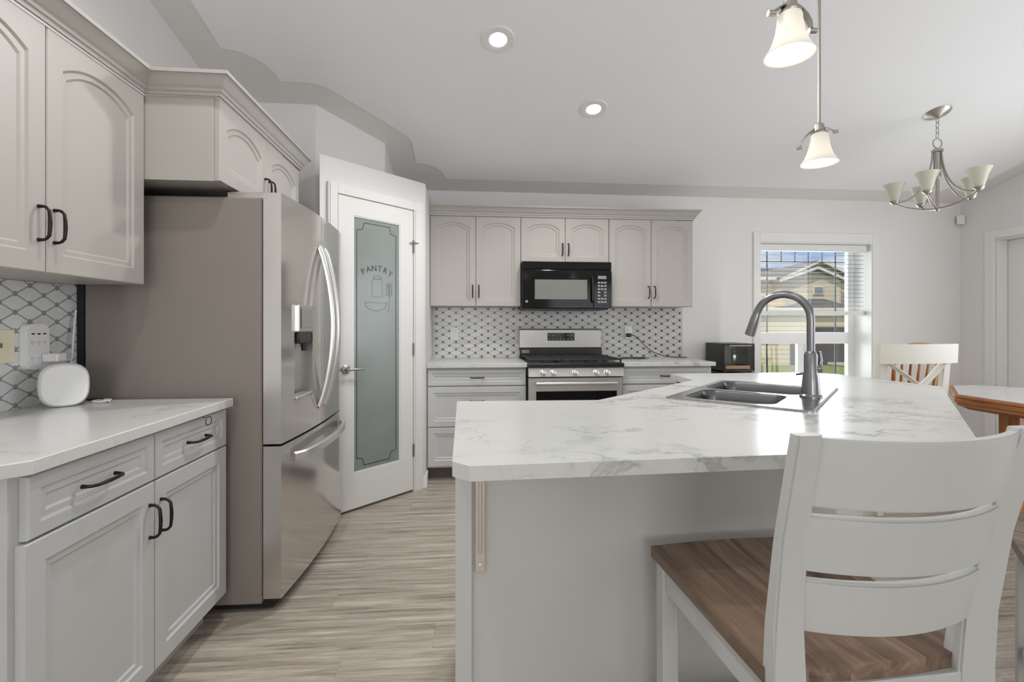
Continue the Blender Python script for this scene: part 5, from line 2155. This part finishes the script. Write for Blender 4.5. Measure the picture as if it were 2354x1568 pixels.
GZ = -1.03
bm = NB()
vs = [(-40, D + 0.6, GZ - 0.25), (70, D + 0.6, GZ - 0.25), (90, 90, GZ + 0.1), (-60, 90, GZ + 0.1)]
add_verts_faces(bm, vs + [(x, y, z - 0.3) for x, y, z in vs], [(0, 1, 2, 3), (7, 6, 5, 4), (0, 4, 5, 1), (1, 5, 6, 2), (2, 6, 7, 3), (3, 7, 4, 0)])
g_ = obj('lawn_ground', bm, M['grass'])
tag(g_, 'green lawn seen through the lower window panes', 'lawn')
g_['kind'] = 'structure'

hs = thing('neighbour_house', 'beige sided two storey house with gable roofs and dark garage outside the window', 'house', out(1850, None)[:2] + (0,), -YAW)
S = dcam / F_PX
hu = lambda u, y=0.0: ((u - 1177) * (dcam + y) - (1850 - 1177) * dcam) / F_PX
hv = lambda v, y=0.0: CAM_Z - (v - 747.36) * (dcam + y) / F_PX
bm = NB()
box(bm, hu(1650), hu(2060), 0.0, 9.0, GZ - 0.3, hv(642))
prism(bm, [(hu(1785), hv(646)), (hu(1955), hv(646)), (hu(1870), hv(608))], -0.4, 0.5, Matrix(((1, 0, 0, 0), (0, 0, 1, 0), (0, 1, 0, 0), (0, 0, 0, 1))))
prism(bm, [(hu(1780), hv(648)), (hu(1912), hv(648)), (hu(1912), hv(705)), (hu(1780), hv(705))], -0.9, 0.0, Matrix(((1, 0, 0, 0), (0, 0, 1, 0), (0, 1, 0, 0), (0, 0, 0, 1))))
prism(bm, [(hu(1780), hv(648)), (hu(1912), hv(648)), (hu(1848), hv(626))], -0.9, 0.0, Matrix(((1, 0, 0, 0), (0, 0, 1, 0), (0, 1, 0, 0), (0, 0, 0, 1))))
obj('wall', bm, M['siding'], hs)
bm = NB()
MT = Matrix(((1, 0, 0, 0), (0, 0, 1, 0), (0, 1, 0, 0), (0, 0, 0, 1)))
# main hipped roof and the two gable roofs
vs = [(hu(1630), -0.5, hv(640)), (hu(2080), -0.5, hv(640)), (hu(2080), 9.5, hv(640)), (hu(1630), 9.5, hv(640)), (hu(1770), 4.2, hv(600)), (hu(1960), 4.2, hv(600))]
add_verts_faces(bm, vs, [(0, 1, 5, 4), (1, 2, 5), (2, 3, 4, 5), (3, 0, 4), (3, 2, 1, 0)])


def gable(bm, ul, ur, up_, vl, vp, y0, y1, th=0.14):
    P_ = [(hu(ul), hv(vl)), (hu(up_), hv(vp)), (hu(ur), hv(vl))]
    poly = P_ + [(x, z + th) for x, z in reversed(P_)]
    prism(bm, poly, y0, y1, MT)


gable(bm, 1775, 1962, 1870, 650, 605, -0.8, 4.0)
gable(bm, 1768, 1920, 1852, 652, 623, -1.3, 0.0)
obj('roof', bm, M['asphalt_roof'], hs)
bm = NB()
gable(bm, 1775, 1962, 1870, 650.5, 605.5, -0.86, -0.80, 0.16)
gable(bm, 1768, 1920, 1852, 652.5, 623.5, -1.36, -1.30, 0.16)
box(bm, hu(1630), hu(1775), -0.56, -0.50, hv(645), hv(639))
box(bm, hu(1960), hu(2080), -0.56, -0.50, hv(645), hv(639))
obj('fascia', bm, M['siding_trim'], hs)
for (a, b, c, d_) in ((1849, 1871, 661, 679), (1915, 1929, 659, 684)):
    bm = NB()
    yy = -0.9 if a < 1900 else 0.0
    box(bm, hu(a), hu(b), yy - 0.10, yy - 0.002, hv(d_), hv(c))
    f_ = obj('window', bm, M['siding_trim'], hs)
    bm = NB()
    box(bm, hu(a + 2), hu(b - 2), yy - 0.13, yy - 0.101, hv(d_ - 2), hv(c + 2))
    obj('pane', bm, M['house_glass'], f_)
# garage wing
bm = NB()
GY = -3.0
box(bm, hu(1690, GY), hu(2060, GY), GY, 0.0, GZ - 0.3, hv(712, GY))
obj('garage_wall', bm, M['siding'], hs)
bm = NB()
q_ = GY - 0.3
vs = [(hu(1800, q_), q_, hv(707, q_)), (hu(1965, q_), q_, hv(707, q_)), (hu(1955), 0.0, hv(707)), (hu(1805), 0.0, hv(707)), (hu(1860, -1), -1, hv(687, -1)), (hu(1895, -1), -1, hv(687, -1))]
add_verts_faces(bm, vs, [(0, 1, 5, 4), (1, 2, 5), (2, 3, 4, 5), (3, 0, 4), (3, 2, 1, 0)])
obj('garage_roof', bm, Mat('garage_shingle', srgb(92, 84, 84), 0.9).m, hs)
bm = NB()
box(bm, hu(1680, q_), hu(2070, q_), q_, GY - 0.002, hv(724, q_), hv(707.5, q_))
obj('soffit', bm, M['siding_trim'], hs)
g2 = GY - 0.08
bm = NB()
box(bm, hu(1856, g2), hu(1975, g2), g2, GY - 0.002, GZ - 0.2, hv(752, g2))
obj('garage_door', bm, M['house_dark'], hs)
bm = NB()
box(bm, hu(1818, g2), hu(1834, g2), g2, GY - 0.002, GZ - 0.2, hv(780, g2))
obj('entry_door', bm, M['house_dark'], hs)
bm = NB()
T_ = Matrix.Rotation(-YAW, 4, 'Z')
ox, oy, _ = out(1905, None)
base = Vector((ox, oy, 0))
p0 = [(-2.1, -3.1), (2.6, -3.1), (4.2, -9.5), (0.2, -9.5)]
prism(bm, p0, GZ - 0.12, GZ + 0.02, Matrix.Translation(base) @ T_)
tag(obj('driveway', bm, M['concrete']), 'pale concrete driveway in front of the neighbouring garage', 'driveway')
